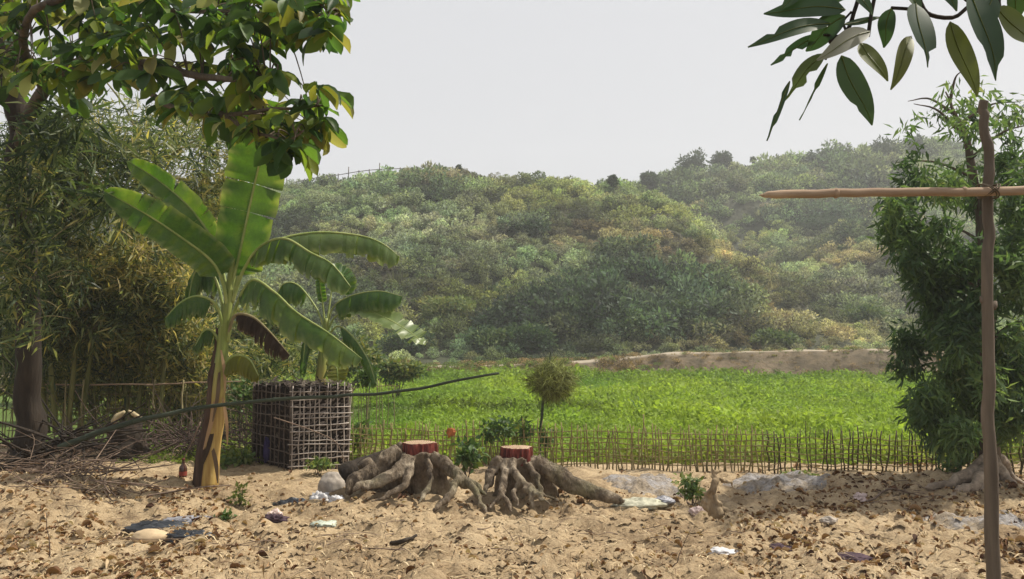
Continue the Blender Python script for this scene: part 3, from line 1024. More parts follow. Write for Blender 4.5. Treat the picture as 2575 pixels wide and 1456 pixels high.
# --- mango tree at the right edge: trunk outside the picture, one bough hanging in
base = np.array((3.1, 1.5, -.03))
t = thing('mango_tree', 'mango tree standing just outside, its long leaves hanging in front of the pale sky', 'tree', base)
mb = MB(); mb.add(*tube_arr(wob(spline([base, (3.08, 1.5, .8), (3.0, 1.6, 1.8), (2.95, 1.7, 2.7), (2.8, 1.8, 3.6)], 24), .03, 5), interp([.2, .15, .14, .12, .06], 24), 14))
part('trunk', mb, MAT_BARK, t)
bough = spline([(2.95, 1.7, 2.7), tuple(P(2720, -160, 2.1)), tuple(P(2560, -60, 2.2)), tuple(P(2400, -30, 2.2)), tuple(P(2260, -45, 2.25)), tuple(P(2140, -10, 2.25))], 30)
mb = MB(); mb.add(*tube_arr(bough, interp([.05, .025, .014, .009, .006, .004], 30), 8))
part('limb', mb, MAT_BARK, t)
for pp, r_ in (([(2160, -10), (2147, 30), (2130, 75), (2085, 107)], .005), ([(2205, -35), (2191, 30), (2182, 92)], .0045), ([(2130, 75), (2110, 90), (2070, 88)], .003), ([(2300, -40), (2320, 20), (2346, 40), (2398, 44), (2430, 20)], .005),
               ([(2140, 30), (2120, 55), (2128, 80)], .003), ([(2400, -30), (2440, 5), (2470, 10)], .006), ([(2346, 40), (2300, 25), (2240, 20)], .004), ([(2520, -50), (2510, 0), (2515, 35)], .005), ([(2120, 100), (2090, 120), (2075, 150)], .003)):
    mb = MB(); mb.add(*tube_arr(Pp(pp, 2.22, 12), r_ * 1.2, 6)); part('twig', mb, MAT_DARKBARK, t)


def hang_leaf(bx, by, tx, ty, wpx, tint, D=2.2, tornp=None, bend=.06, tilt=0.0, dz=0.0):
    a_, b_ = P(bx, by, D), P(tx, ty, D + dz)
    d = b_ - a_; L = np.linalg.norm(d); d = d / L
    W = wpx / FPX * D
    n_ = 14
    view = unit(np.array((0, -1.0, .15)) + np.array((tilt, 0, 0)))
    s = unit(np.cross(d, view)); nn = np.cross(s, d)
    V = []
    for i in range(n_):
        u = i / (n_ - 1)
        h = .5 * W * (math.sin(math.pi * min(1, u ** .75)) ** .8 if u < 1 else 0) * (1.0)
        h = max(h, .002)
        ctr = a_ + d * L * u + nn * bend * L * math.sin(math.pi * u) + s * W * .10 * math.sin(u * 5)
        hl = hr = h
        if tornp:
            for (u0, u1, side, keep) in tornp:
                if u0 < u < u1:
                    if side in (1, 0): hr = h * keep * (1 + .2 * math.sin(i * 5))
                    if side in (-1, 0): hl = h * keep * (1 + .2 * math.cos(i * 4))
        V += [ctr - s * hl + nn * .18 * hl, ctr, ctr + s * hr + nn * .18 * hr]
    F = []
    for i in range(n_ - 1):
        q = 3 * i
        F += [(q, q + 1, q + 4, q + 3), (q + 1, q + 2, q + 5, q + 4)]
    mb = MB(); mb.add(np.array(V), np.array(F), tint)
    o = part('leaf', mb, MAT_MANGO, t)
    mr = MB(); mr.add(*tube_arr(np.array(V)[1::3] + nn * .0012, interp([.0018, .0005], n_), 5, cap=False), .8)
    part('midrib', mr, MAT_MANGO, o)


for a_ in ((2125, 25, 1919, 30, 62, .15), (2088, 60, 1878, 116, 44, .25, 2.2, [(.62, .74, 1, .3)]), (2062, 88, 1936, 162, 30, .1, 2.25, [(.4, .55, -1, .2), (.62, .7, 0, .4)]), (2124, 40, 2022, 125, 62, .12),
           (2186, 80, 2050, 148, 50, 1.0, 2.18), (2072, 135, 1960, 262, 42, .62, 2.24, [(.35, .5, -1, .4), (.62, 1, 0, .35)]), (1985, 205, 1926, 354, 17, .2, 2.24, [(.3, .55, 1, .4), (.7, .85, -1, .3)]),
           (2080, 160, 2008, 302, 14, .2, 2.26, [(.45, .9, 0, .4)]), (2115, 140, 2186, 318, 72, .45, 2.16, [(.68, .74, 1, .65)]), (2164, 108, 2227, 206, 46, .72), (2240, 22, 2217, 120, 44, .2), (2290, 92, 2235, 224, 44, .82),
           (2302, 10, 2325, 168, 84, .05, 2.1, [(.72, .95, 0, .35)]), (2388, 55, 2451, 246, 66, .74, 2.2), (2438, -20, 2496, 205, 96, .10, 2.05, [(.55, .7, 1, .7), (.8, .97, -1, .4)]), (2505, 20, 2590, 118, 74, .7, 2.15), (2122, 62, 2218, 45, 18, .3),
           (2180, -40, 2060, 15, 46, .3), (2250, -60, 2310, 40, 50, .5), (2350, -60, 2400, 30, 44, .2), (2560, -40, 2540, 60, 60, .4), (2150, -30, 2190, 40, 30, .3), (2500, -10, 2455, 90, 60, .15, 2.12), (2030, -30, 1960, 20, 40, .3)):
    hang_leaf(*a_, bend=random.uniform(.02, .09), tilt=random.uniform(-.4, .4), dz=random.uniform(-.08, .08))


# ------------------------------------------------------------------ banana plants
MAT_BANANA = None
m = M('banana_leaf')
u_ = m.attr('tint')
nz = m.noise(2.2, 5, .7)
col = m.ramp(nz, [(.3, c(.024, .066, .011)), (.5, c(.045, .112, .015)), (.75, c(.115, .175, .026))])
fine = m.noise(40, 3, .6)
col = m.mix(.35, col, m.ramp(fine, [(.3, c(.5, .5, .5)), (.7, c(1.2, 1.2, 1.2))]), 'MULTIPLY')
col = m.mix(u_, col, c(.26, .30, .15))
m.color(col)
m.b.inputs['Roughness'].default_value = .38; m.b.inputs['Specular IOR Level'].default_value = .45
m.translucent(m.mix(1.0, col, c(2.4, 2.2, .7), 'MULTIPLY'), .42)
MAT_BANANA = m.m
MAT_BANANADEAD = leaf_mat('dead_banana_leaf', [(0, c(.035, .024, .018)), (1, c(.16, .11, .07))], .15, .8, .1, 1.2)
MAT_BANANAYELLOW = leaf_mat('yellowing_banana_leaf', [(0, c(.14, .15, .02)), (1, c(.26, .22, .06))], .4, .5, .3, 1.6)
m = M('banana_petiole'); m.color(m.ramp(m.noise(6, 4, .6), [(.3, c(.17, .24, .055)), (.7, c(.34, .37, .13))])); m.b.inputs['Roughness'].default_value = .45
MAT_PETIOLE = m.m
m = M('banana_stem')
f = m.noise(7, 5, .6, stretch=(2.2, 2.2, .12)); g_ = m.noise(1.6, 3, .6)
tc = m.new('ShaderNodeTexCoord'); sx = m.new('ShaderNodeSeparateXYZ'); m.l.new(tc.outputs['Object'], sx.inputs[0])
hcol = m.ramp(f, [(.30, c(.075, .036, .016)), (.44, c(.31, .19, .055)), (.68, c(.50, .36, .12))])
top = m.ramp(f, [(.3, c(.12, .17, .03)), (.7, c(.30, .33, .10))])
mr_ = m.new('ShaderNodeMapRange'); mr_.inputs['From Min'].default_value = .85; mr_.inputs['From Max'].default_value = 1.5
m.l.new(sx.outputs['Z'], mr_.inputs[0])
m.color(m.mix(mr_.outputs[0], hcol, top)).bump(f, .5, .01); m.b.inputs['Roughness'].default_value = .55
MAT_BSTEM = m.m
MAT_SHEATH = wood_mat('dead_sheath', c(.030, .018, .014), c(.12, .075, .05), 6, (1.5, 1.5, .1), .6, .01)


def banana_leaf(parent, pts, D, wpx, blade0=.25, face=(0, -1, .3), fold=.15, tears=9, droop=0.0, mat=None, pale=0.0, seg=64, hang=None, shred=0.0, seed=0, name='leaf', wtip=.0, rrib=.014, label=None):
    """pts: photo polyline of petiole + midrib. hang: direction both halves fall towards (world), blended with the face plane."""
    rs = random.Random(seed + 5)
    path = Pp(pts, D, seg)
    tt = unit(np.gradient(path, axis=0))
    Dm = float(np.mean(D))
    W = wpx / FPX * Dm
    nb = int(seg * blade0)
    tearset = sorted(rs.sample(range(nb + 3, seg - 2), min(tears, seg - nb - 6))) if tears else []
    f = unit(np.array(face, float))
    mb = MB()
    for side in (-1, 1):
        rows = []
        blocks = []
        off = rs.uniform(-.1, .1)
        lenk = rs.uniform(.9, 1.05)
        for i in range(nb, seg):
            u = (i - nb) / (seg - 1 - nb)
            h = .5 * W * min(1, (u / .10) ** .6 if u > 0 else .05) * (1 - max(0, (u - .62) / .38) ** 2.2 * (1 - wtip)) ** .5
            h = max(h, .004)
            s = unit(np.cross(tt[i], f)) * side
            nn = unit(np.cross(s * side, tt[i]))
            if np.dot(nn, f) < 0: nn = -nn
            if i in tearset:
                blocks.append((rows, )); rows2 = None
                # close this strip, start another with its own sag
                off = rs.uniform(-.22, .22) + shred * rs.uniform(-.5, .5)
                lenk = rs.uniform(.72, 1.04) if shred else rs.uniform(.9, 1.04)
                row_end = []
                gp = rs.choice((.05, .1, .25, .6)) * rs.uniform(.6, 1.2)
                for v in range(6):
                    row_end.append(rows[-1][v] + tt[i] * np.linalg.norm(path[i] - path[i - 1]) * (.98 - gp * v / 5))
                rows.append(row_end)
                rows = []
                blocks[-1] = blocks[-1]
            row = []
            for v in range(6):
                q = v / 5
                ang = fold + off * q + .5 * droop * q
                base_dir = s * math.cos(ang) + nn * math.sin(ang)
                if hang is not None:
                    hv = np.array(hang, float)
                    k = .35 + .65 * q if side == 1 or len(hang) == 3 else q
                    base_dir = unit(base_dir * (1 - k * .85) + hv * k)
                ctr = path[i]
                wob_ = .018 * math.sin(i * 1.3 + side * 2 + seed) * q + (.005 if i % 2 else -.005) * min(1, q * 3)
                row.append(ctr + base_dir * h * lenk * q + nn * (wob_ - droop * .25 * h * q * q))
            rows.append(row)
            if len(rows) == 1: blocks.append((rows,))
        seen_ = set()
        for (rw,) in blocks:
            if id(rw) in seen_ or len(rw) < 2: continue
            seen_.add(id(rw))
            V = np.array(rw).reshape(-1, 3); a = len(rw)
            ii = np.arange(a - 1)[:, None] * 6 + np.arange(5)[None]
            F = np.stack([ii, ii + 1, ii + 7, ii + 6], -1).reshape(-1, 4)
            tv_ = np.full(len(V), pale + rs.uniform(-.08, .10)); tv_[5::6] += np.array([rs.uniform(.1, .75) for _ in range(a)]); tv_[4::6] += np.array([max(0, rs.uniform(-.4, .3)) for _ in range(a)])
            mb.add(V, F, np.clip(tv_, 0, 1))
    o = part(name, mb, mat or MAT_BANANA, parent, label=label)
    rb = MB(); rad = interp([rrib * 1.5, rrib * 1.25, rrib, rrib * .7, rrib * .25], seg)
    rb.add(*tube_arr(path + np.cross(tt, unit(np.cross(f, tt))) * 0, rad, 7))
    part('midrib', rb, MAT_PETIOLE if mat is not MAT_BANANADEAD else MAT_PALESTAKE, o)
    return o


b1 = P(520, 1226, 8.9); b1[2] = float(yard_z(b1[0], b1[1])) - .03
t = thing('banana_plant', 'tall banana plant with yellow lower stem and one upright leaf, in front of the bamboo', 'banana plant', b1, 'banana plants by the fence')
st = [(522, 1232), (532, 1120), (545, 1030), (553, 930), (562, 850), (571, 780), (579, 710), (586, 650)]
mb = MB(); mb.add(*tube_arr(wob(np.concatenate([[b1], Pp(st, 8.9)[1:]]) if False else Pp(st, 8.9, 40), .008, 2), interp([.118, .098, .088, .070, .060, .052, .042, .025], 40), 16))
part('pseudostem', mb, MAT_BSTEM, t)
mb = MB()
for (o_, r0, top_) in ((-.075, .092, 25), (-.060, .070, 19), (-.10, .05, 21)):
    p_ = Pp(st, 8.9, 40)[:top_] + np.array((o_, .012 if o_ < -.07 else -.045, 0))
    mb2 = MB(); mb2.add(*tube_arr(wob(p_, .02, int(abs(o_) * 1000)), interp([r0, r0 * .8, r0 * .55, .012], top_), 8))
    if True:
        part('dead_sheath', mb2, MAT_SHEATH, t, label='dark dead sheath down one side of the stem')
for k, (xt, yt, xb, yb, w_) in enumerate(((545, 985, 512, 1130, .05), (552, 930, 535, 1060, .04), (560, 1000, 572, 1120, .035), (540, 1060, 500, 1190, .05), (556, 880, 566, 990, .035), (530, 1110, 548, 1215, .045))):
    sp_ = spline([P(xt, yt, 8.84), P((xt + xb) / 2 + 4, (yt + yb) / 2, 8.79), P(xb, yb, 8.78)], 12)
    wd = interp([.5, 1, .9, .3], 12)[:, None] * np.array((w_, .02, 0)) * .5
    q = MB(); ii = np.arange(11); q.add(np.concatenate([sp_ - wd, sp_ + wd + (0, -.01, 0)]), np.stack([ii, ii + 1, ii + 13, ii + 12], 1), random.random())
    part('sheath_strip', q, MAT_BANANADEAD if k % 2 else MAT_DRYLEAF, t)
LB1 = [
    dict(pts=[(579, 760), (590, 690), (602, 640), (632, 500), (655, 395), (668, 300), (672, 250)], D=[8.9, 8.9, 8.9, 8.85, 8.75, 8.6, 8.5], wpx=150, blade0=.16, fold=.22, tears=7, face=(.1, -1, .1), wtip=.35),
    dict(pts=[(574, 760), (562, 690), (538, 610), (480, 525), (400, 455), (322, 405)], D=[8.9, 8.95, 9.05, 9.2, 9.35, 9.4], wpx=74, blade0=.3, fold=.25, tears=6, face=(.25, -1, -.35)),
    dict(pts=[(574, 790), (560, 710), (530, 655), (460, 600), (370, 540), (262, 480)], D=[8.9, 8.8, 8.7, 8.55, 8.4, 8.3], wpx=98, blade0=.25, fold=.1, tears=4, face=(.3, -.9, -.25)),
    dict(pts=[(584, 740), (615, 665), (680, 610), (790, 585), (900, 592), (960, 612), (1003, 645)], D=[8.9, 8.95, 9.05, 9.2, 9.3, 9.3, 9.3], wpx=125, blade0=.34, fold=.0, tears=12, face=(.0, -.55, .8), hang=(0, -.1, -1), shred=.5, pale=.25),
    dict(pts=[(584, 760), (612, 680), (655, 620), (715, 600), (780, 635), (835, 665), (882, 722)], D=[8.9, 8.85, 8.7, 8.55, 8.45, 8.4, 8.35], wpx=130, blade0=.26, fold=-.05, tears=12, shred=.3, face=(.1, -.7, .7), hang=(-.15, -.2, -1), pale=.12),
    dict(pts=[(572, 860), (590, 780), (632, 705), (690, 735), (745, 785), (830, 840), (910, 902)], D=[8.9, 8.85, 8.7, 8.6, 8.5, 8.4, 8.35], wpx=150, blade0=.24, fold=-.05, tears=13, shred=.3, face=(.2, -.7, .7), hang=(-.1, -.15, -1), pale=.15),
    dict(pts=[(572, 850), (590, 795), (630, 795), (672, 828), (728, 892)], D=[8.9, 8.85, 8.8, 8.75, 8.7], wpx=96, blade0=.3, fold=0, tears=18, face=(.1, -.6, .7), hang=(-.2, 0, -1), shred=.9, mat='dead'),
    dict(pts=[(566, 830), (552, 730), (520, 668), (488, 690), (468, 790)], D=[8.9, 8.95, 9.0, 9.0, 9.0], wpx=130, blade0=.35, fold=0, tears=5, face=(-.3, -.9, .3), hang=(0, 0, -1)),
    dict(pts=[(566, 850), (545, 770), (500, 745), (455, 760), (415, 800)], D=[8.9, 8.8, 8.7, 8.6, 8.5], wpx=110, blade0=.35, fold=0, tears=4, face=(-.2, -.5, .8), hang=(0, -.1, -1)),
    dict(pts=[(562, 890), (540, 840), (515, 830), (490, 870)], D=[8.9, 8.9, 8.85, 8.8], wpx=80, blade0=.35, fold=0, tears=3, face=(-.2, -.6, .7), hang=(0, -.1, -1)),
    dict(pts=[(560, 945), (572, 908), (598, 893), (628, 905), (650, 945)], D=[8.9, 8.8, 8.75, 8.7, 8.65], wpx=92, blade0=.2, fold=0, tears=2, face=(.1, -.6, .7), hang=(-.1, -.1, -1), mat='yellow'),
]
for k, kw in enumerate(LB1):
    mt = kw.pop('mat', None)
    banana_leaf(t, seed=k * 3, mat={'dead': MAT_BANANADEAD, 'yellow': MAT_BANANAYELLOW}.get(mt), label={'dead': 'shrivelled dark brown hanging leaf', 'yellow': 'small yellowing lower leaf'}.get(mt), **kw)

b2 = P(800, 1105, 11.9); b2[2] = -.08
t = thing('banana_plant', 'smaller banana plant with ragged leaves behind the lattice cage', 'banana plant', b2, 'banana plants by the fence')
st = [(800, 1110), (802, 1000), (808, 930), (815, 860), (820, 800)]
mb = MB(); mb.add(*tube_arr(Pp(st, 11.9, 24), interp([.10, .09, .075, .06, .03], 24), 12))
part('pseudostem', mb, MAT_BSTEM, t)
for k, kw in enumerate([
    dict(pts=[(818, 830), (812, 770), (806, 730), (802, 690)], D=[11.9, 11.9, 11.85, 11.8], wpx=26, blade0=.4, fold=.5, tears=0, face=(.3, -1, .1)),
    dict(pts=[(822, 830), (836, 775), (880, 745), (950, 732), (1012, 745)], D=[11.9, 11.8, 11.7, 11.6, 11.6], wpx=110, blade0=.32, fold=0, tears=8, face=(0, -.6, .75), hang=(0, -.1, -1), shred=.3),
    dict(pts=[(822, 835), (845, 795), (900, 775), (970, 800), (1030, 835), (1068, 868)], D=[11.9, 11.8, 11.7, 11.5, 11.4, 11.3], wpx=70, blade0=.3, fold=.1, tears=8, face=(.1, -.5, .85), pale=.45, shred=.4),
    dict(pts=[(816, 830), (795, 775), (750, 718), (712, 715), (690, 760), (682, 800)], D=[11.9, 11.9, 12, 12, 12, 12], wpx=130, blade0=.34, fold=0, tears=8, face=(-.2, -.6, .7), hang=(0, 0, -1), shred=.3),
    dict(pts=[(814, 860), (795, 830), (770, 850), (760, 935)], D=[11.9, 11.8, 11.7, 11.65], wpx=95, blade0=.3, fold=0, tears=4, face=(-.5, -.8, .2), hang=(0, 0, -1)),
    dict(pts=[(822, 850), (850, 820), (890, 850), (925, 905), (945, 965)], D=[11.9, 11.7, 11.5, 11.3, 11.2], wpx=75, blade0=.3, fold=0, tears=12, face=(.3, -.6, .6), hang=(0, 0, -1), shred=.8),
    dict(pts=[(815, 950), (830, 920), (846, 925), (850, 965)], D=[11.8, 11.7, 11.65, 11.6], wpx=55, blade0=.25, fold=0, tears=1, face=(.2, -.7, .6), mat='yellow'),
    dict(pts=[(818, 840), (840, 700), (860, 690), (880, 740)], D=[11.9, 12.1, 12.2, 12.3], wpx=60, blade0=.35, fold=.1, tears=3, face=(.2, -.7, .6)),
]):
    mt = kw.pop('mat', None)
    banana_leaf(t, seed=70 + k * 3, rrib=.011, mat={'yellow': MAT_BANANAYELLOW}.get(mt), **kw)

# ------------------------------------------------------------------ tree stumps
m = M('stump_bark')
n1 = m.noise(5, 6, .65); n2 = m.noise(26, 5, .7); n3 = m.noise(2.2, 3, .6)
col = m.ramp(n1, [(.28, c(.055, .041, .030)), (.5, c(.17, .132, .093)), (.70, c(.38, .32, .24))])
col = m.mix(m.ramp(n3, [(.5, c(0, 0, 0)), (.68, c(.55, .55, .55))]), col, c(.155, .150, .075))      # lichen
col = m.mix(.6, col, m.ramp(n2, [(.3, c(.5, .46, .42)), (.6, c(1.1, 1.1, 1.1))]), 'MULTIPLY')
rid = m.noise(9, 6, .75, stretch=(1, 1, .35))
col = m.mix(.75, col, m.ramp(rid, [(.40, c(.28, .24, .21)), (.52, c(1.1, 1.1, 1.1))]), 'MULTIPLY')
m.color(col).bump(rid, 1.0, .05)
MAT_STUMP = m.m
m = M('red_cut_wood')
f = m.noise(22, 6, .75, stretch=(1, 1, .16))
col = m.ramp(f, [(.36, c(.030, .008, .007)), (.46, c(.105, .020, .016)), (.58, c(.21, .050, .035)), (.70, c(.36, .17, .12))])
m.color(col).bump(f, .6, .008); m.b.inputs['Roughness'].default_value = .6
MAT_REDCUT = m.m
m = M('sawn_top')
tc = m.new('ShaderNodeTexCoord')
wv = m.new('ShaderNodeTexWave', wave_type='RINGS', rings_direction='Z'); wv.inputs['Scale'].default_value = 14; wv.inputs['Distortion'].default_value = 3
m.l.new(tc.outputs['Object'], wv.inputs['Vector'])
col = m.ramp(wv.outputs['Fac'], [(.2, c(.30, .20, .13)), (.8, c(.44, .33, .23))])
col = m.mix(.6, col, m.ramp(m.noise(5, 5, .6), [(.3, c(.5, .38, .3)), (.65, c(1.1, 1.1, 1.1))]), 'MULTIPLY')
m.color(col).bump(wv.outputs['Fac'], .2, .004)
MAT_SAWN = m.m


def root_tube(mb, pp, dd, rr, ell=1.0, n=20, wobs=.02, seed=1):
    p_ = wob(Pp(pp, dd, n), wobs, seed)
    mb.add(*tube_arr(p_, interp(rr, n), 10, ell=interp(ell, n) if np.ndim(ell) else ell))


def flare_body(mb, c0, r0, ztop, lobes, seed, jag=.0, lean=(0, 0)):
    """stump body: radius by angle and height, with buttress ridges. lobes: (angle deg, reach, height where the ridge starts, width rad, power)"""
    nt, nz = 110, 44
    th = np.linspace(0, 2 * np.pi, nt, endpoint=False)
    zs = np.linspace(-.10, ztop, nz)
    TH, Z = np.meshgrid(th, zs)
    r = np.full(TH.shape, float(r0)) * (1 + .07 * np.sin(TH * 2 + seed)) * (1 - .48 * np.clip(1 - np.clip(Z, 0, None) / ztop, 0, 1))
    for (a, reach, zk, w, pw) in lobes:
        d = np.abs((TH - R(a) + np.pi) % (2 * np.pi) - np.pi)
        k = np.clip(1 - np.clip(Z, 0, None) / zk, 0, 1) ** pw
        ww = w * (1.5 - .7 * k)
        r = r + reach * k * np.exp(-(d / ww) ** 1.6)
    r = r * (1 + .035 * vnoise(TH * 7, Z * 6, seed=seed) + .02 * vnoise(TH * 17, Z * 9, seed=seed + 4))
    zz_ = Z + jag * vnoise(TH * 4, np.zeros_like(TH), seed=seed + 9) * sstep(.6, 1, Z / ztop)
    V = np.stack([c0[0] + r * np.cos(TH) + lean[0] * Z, c0[1] + r * np.sin(TH) + lean[1] * Z, zz_], -1).reshape(-1, 3)
    i = np.arange(nz - 1)[:, None] * nt + np.arange(nt)[None]; k = np.arange(nz - 1)[:, None] * nt + (np.arange(nt)[None] + 1) % nt
    F = [np.stack([i, k, k + nt, i + nt], -1).reshape(-1, 4)]
    V = np.concatenate([V, [[c0[0] + lean[0] * ztop, c0[1] + lean[1] * ztop, ztop - .01], [c0[0], c0[1], -.10]]])
    jj = np.arange(nt); kk = (jj + 1) % nt; m0 = (nz - 1) * nt
    F.append(np.stack([m0 + jj, m0 + kk, np.full(nt, nt * nz)], 1)); F.append(np.stack([kk, jj, np.full(nt, nt * nz + 1)], 1))
    mb.add(V, F)


def finish_stump(t, mb, voxel, topz, seed, amp=.012):
    V, Nn, F = remesh(mb, voxel, 2)
    nz = amp * fbm(V[:, 0] * 9, V[:, 1] * 9, V[:, 2] * 5, seed=seed, oct=3) - .010 * np.abs(fbm(V[:, 0] * 26, V[:, 1] * 26, V[:, 2] * 9, seed=seed + 3, oct=2))
    V = V + Nn * nz[:, None]
    b = MB(); b.add(V, F)
    return part('bark_body', b, MAT_STUMP, t)


def cut_collar(t, c0, rx, ry, z0, z1, a0, a1, seed=0, roughz=.012):
    """the hacked red band under the saw cut, as a ring of flat facets, and the sawn top"""
    n_ = 64
    rs = np.random.default_rng(seed)
    a = np.linspace(0, 2 * np.pi, n_, endpoint=False)
    fac = np.repeat(rs.uniform(.86, 1.06, n_ // 2), 2)
    rr = fac * (1 + .06 * np.sin(a * 3 + seed))
    ring = lambda k, z, j=0: np.stack([c0[0] + rx * k * rr * np.cos(a), c0[1] + ry * k * rr * np.sin(a), z + j * rs.normal(size=n_)], 1)
    V = np.concatenate([ring(1.0, z0 - .06), ring(1.0, z0 + .03, roughz * .6), ring(.985, z1 - .010, .008), ring(.955, z1, .003)])
    i = np.arange(n_); k = (i + 1) % n_
    F = np.concatenate([np.stack([i + q * n_, k + q * n_, k + (q + 1) * n_, i + (q + 1) * n_], 1) for q in range(3)])
    b = MB(); b.add(V, F); part('hacked_band', b, MAT_REDCUT, t, smooth=False, label='raw red wood band under the saw cut')
    top = ring(.95, z1 + .001); mid = ring(.5, z1 + .008, .004); V = np.concatenate([top, mid, [[c0[0], c0[1], z1 + .015]]])
    b = MB(); b.add(V, [np.stack([i, k, k + n_, i + n_], 1), np.stack([i + n_, k + n_, np.full(n_, 2 * n_)], 1)])
    o = part('sawn_top', b, MAT_SAWN, t)


# left stump
c1 = P(1050, 1190, 8.35); c1[2] = 0
t = thing('tree_stump', 'wide sawn tree stump with high buttress roots and dark hollow front, nearer the cage', 'tree stump', c1, 'sawn stumps in the yard')
zt1 = P(1050, 1112, 8.35)[2]; zr1 = P(1050, 1139, 8.35)[2]
mb = MB()
flare_body(mb, c1, .205, zr1 + .012, [(190, .42, zr1 + .04, .15, 1.0), (-20, .34, zr1 + .012, .15, .8), (70, .3, .45, .35, 1.2), (130, .3, .5, .35, 1.2)], 3, .018)
flare_body(mb, (c1[0] - .115, c1[1] + .02), .07, zt1 - .006, [(192, .45, zt1 + .005, .25, 1.0)], 8, .02)
for k, (pp, dd, rr, el) in enumerate((
    ([(1006, 1128), (975, 1160), (930, 1192), (892, 1212), (868, 1240)], [8.25, 8.2, 8.12, 8.05, 7.95], [.050, .068, .062, .050, .022], 1.5),
    ([(1022, 1146), (1005, 1180), (965, 1208), (915, 1218), (885, 1234)], [8.18, 8.08, 7.98, 7.92, 7.88], [.040, .056, .052, .044, .020], 1.4),
    ([(1040, 1152), (1034, 1190), (1010, 1225), (975, 1248), (930, 1262)], [8.16, 8.02, 7.9, 7.78, 7.7], [.030, .034, .034, .028, .012], 1.3),
    ([(1090, 1146), (1120, 1168), (1150, 1192), (1172, 1212)], [8.22, 8.15, 8.08, 8.0], [.050, .056, .052, .045], 1.4),
    ([(1150, 1192), (1138, 1230), (1118, 1258), (1090, 1286)], [8.06, 7.86, 7.72, 7.6], [.042, .044, .040, .016], 1.2),
    ([(1160, 1200), (1188, 1232), (1206, 1260), (1226, 1290)], [8.04, 7.88, 7.76, 7.62], [.040, .034, .030, .014], 1.1),
    ([(1168, 1206), (1200, 1222), (1222, 1246)], [8.02, 7.98, 7.92], [.034, .026, .012], 1.1),
    ([(1075, 1158), (1082, 1200), (1070, 1240), (1050, 1268)], [8.14, 8.0, 7.88, 7.75], [.026, .030, .028, .010], 1.2))):
    root_tube(mb, pp, dd, rr, el, seed=60 + k, wobs=.025)
finish_stump(t, mb, .0125, zt1 - .022, 5)
cut_collar(t, (c1[0] + .015, c1[1]), .176, .170, zr1, zt1, 0, 1, 2)
# thick lopped root with a hollow end lying against the left flank
rl = thing('lopped_root', 'short thick lopped root with dark hollow end leaning on the wide stump', 'root', P(890, 1205, 8.5) * np.array((1, 1, 0)))
mb = MB()
p_ = Pp([(1000, 1140), (950, 1165), (905, 1180), (868, 1190)], [8.6, 8.55, 8.45, 8.4], 16)
mb.add(*tube_arr(wob(p_, .02, 9), interp([.09, .115, .12, .118], 16), 14, cap=False))
part('bark', mb, MAT_DARKBARK, rl)
mb = MB()
q_ = Pp([(935, 1195), (925, 1178), (915, 1160)], [8.25, 8.22, 8.2], 8)
mb.add(*tube_arr(q_, interp([.10, .09, .075], 8), 12)); part('knot', mb, MAT_STUMP, rl)
mb = MB(); mb.add(*tube_arr(Pp([(875, 1189), (866, 1190)], [8.41, 8.4], 4), .10, 14)); part('hollow_end', mb, MAT_DARKBARK, rl)

# right stump
c2 = P(1298, 1200, 8.3); c2[2] = 0
t = thing('tree_stump', 'sawn tree stump with red hacked top and long snaking roots, nearer the straw-topped stick', 'tree stump', c2, 'sawn stumps in the yard')
zt2 = P(1298, 1124, 8.3)[2]; zr2 = P(1298, 1148, 8.3)[2]
mb = MB()
flare_body(mb, (c2[0], c2[1]), .195, zr2 + .01, [(-8, .40, zr2 + .02, .14, .8), (190, .16, .40, .30, .8), (80, .25, .4, .4, 1.2)], 12, .022)
for k, (pp, dd, rr, el) in enumerate((
    ([(1338, 1152), (1372, 1178), (1420, 1204), (1475, 1228), (1522, 1242), (1572, 1262)], [8.2, 8.18, 8.12, 8.05, 7.95, 7.82], [.060, .072, .072, .062, .050, .016], 1.35),
    ([(1262, 1152), (1238, 1178), (1226, 1212), (1214, 1246)], [8.2, 8.16, 8.08, 8.0], [.045, .058, .050, .018], 1.2),
    ([(1272, 1160), (1266, 1200), (1260, 1228), (1234, 1282)], [8.14, 8.0, 7.88, 7.72], [.036, .042, .036, .016], 1.2),
    ([(1262, 1218), (1268, 1246), (1288, 1284)], [7.93, 7.84, 7.72], [.034, .028, .012], 1.1),
    ([(1290, 1166), (1304, 1206), (1330, 1234), (1336, 1276)], [8.12, 7.98, 7.86, 7.72], [.036, .040, .036, .014], 1.2),
    ([(1318, 1226), (1350, 1246), (1384, 1272)], [7.9, 7.8, 7.66], [.036, .034, .012], 1.1),
    ([(1325, 1164), (1348, 1200), (1360, 1236), (1402, 1262)], [8.14, 8.02, 7.92, 7.78], [.034, .034, .030, .011], 1.2),
    ([(1300, 1218), (1292, 1246), (1304, 1280)], [7.96, 7.85, 7.74], [.024, .022, .010], 1.1))):
    root_tube(mb, pp, dd, rr, el, seed=80 + k, wobs=.025)
finish_stump(t, mb, .012, zt2 - .022, 9, .012)
cut_collar(t, (c2[0] + .01, c2[1]), .165, .16, zr2 - .01, zt2, 0, 1, 5, .02)

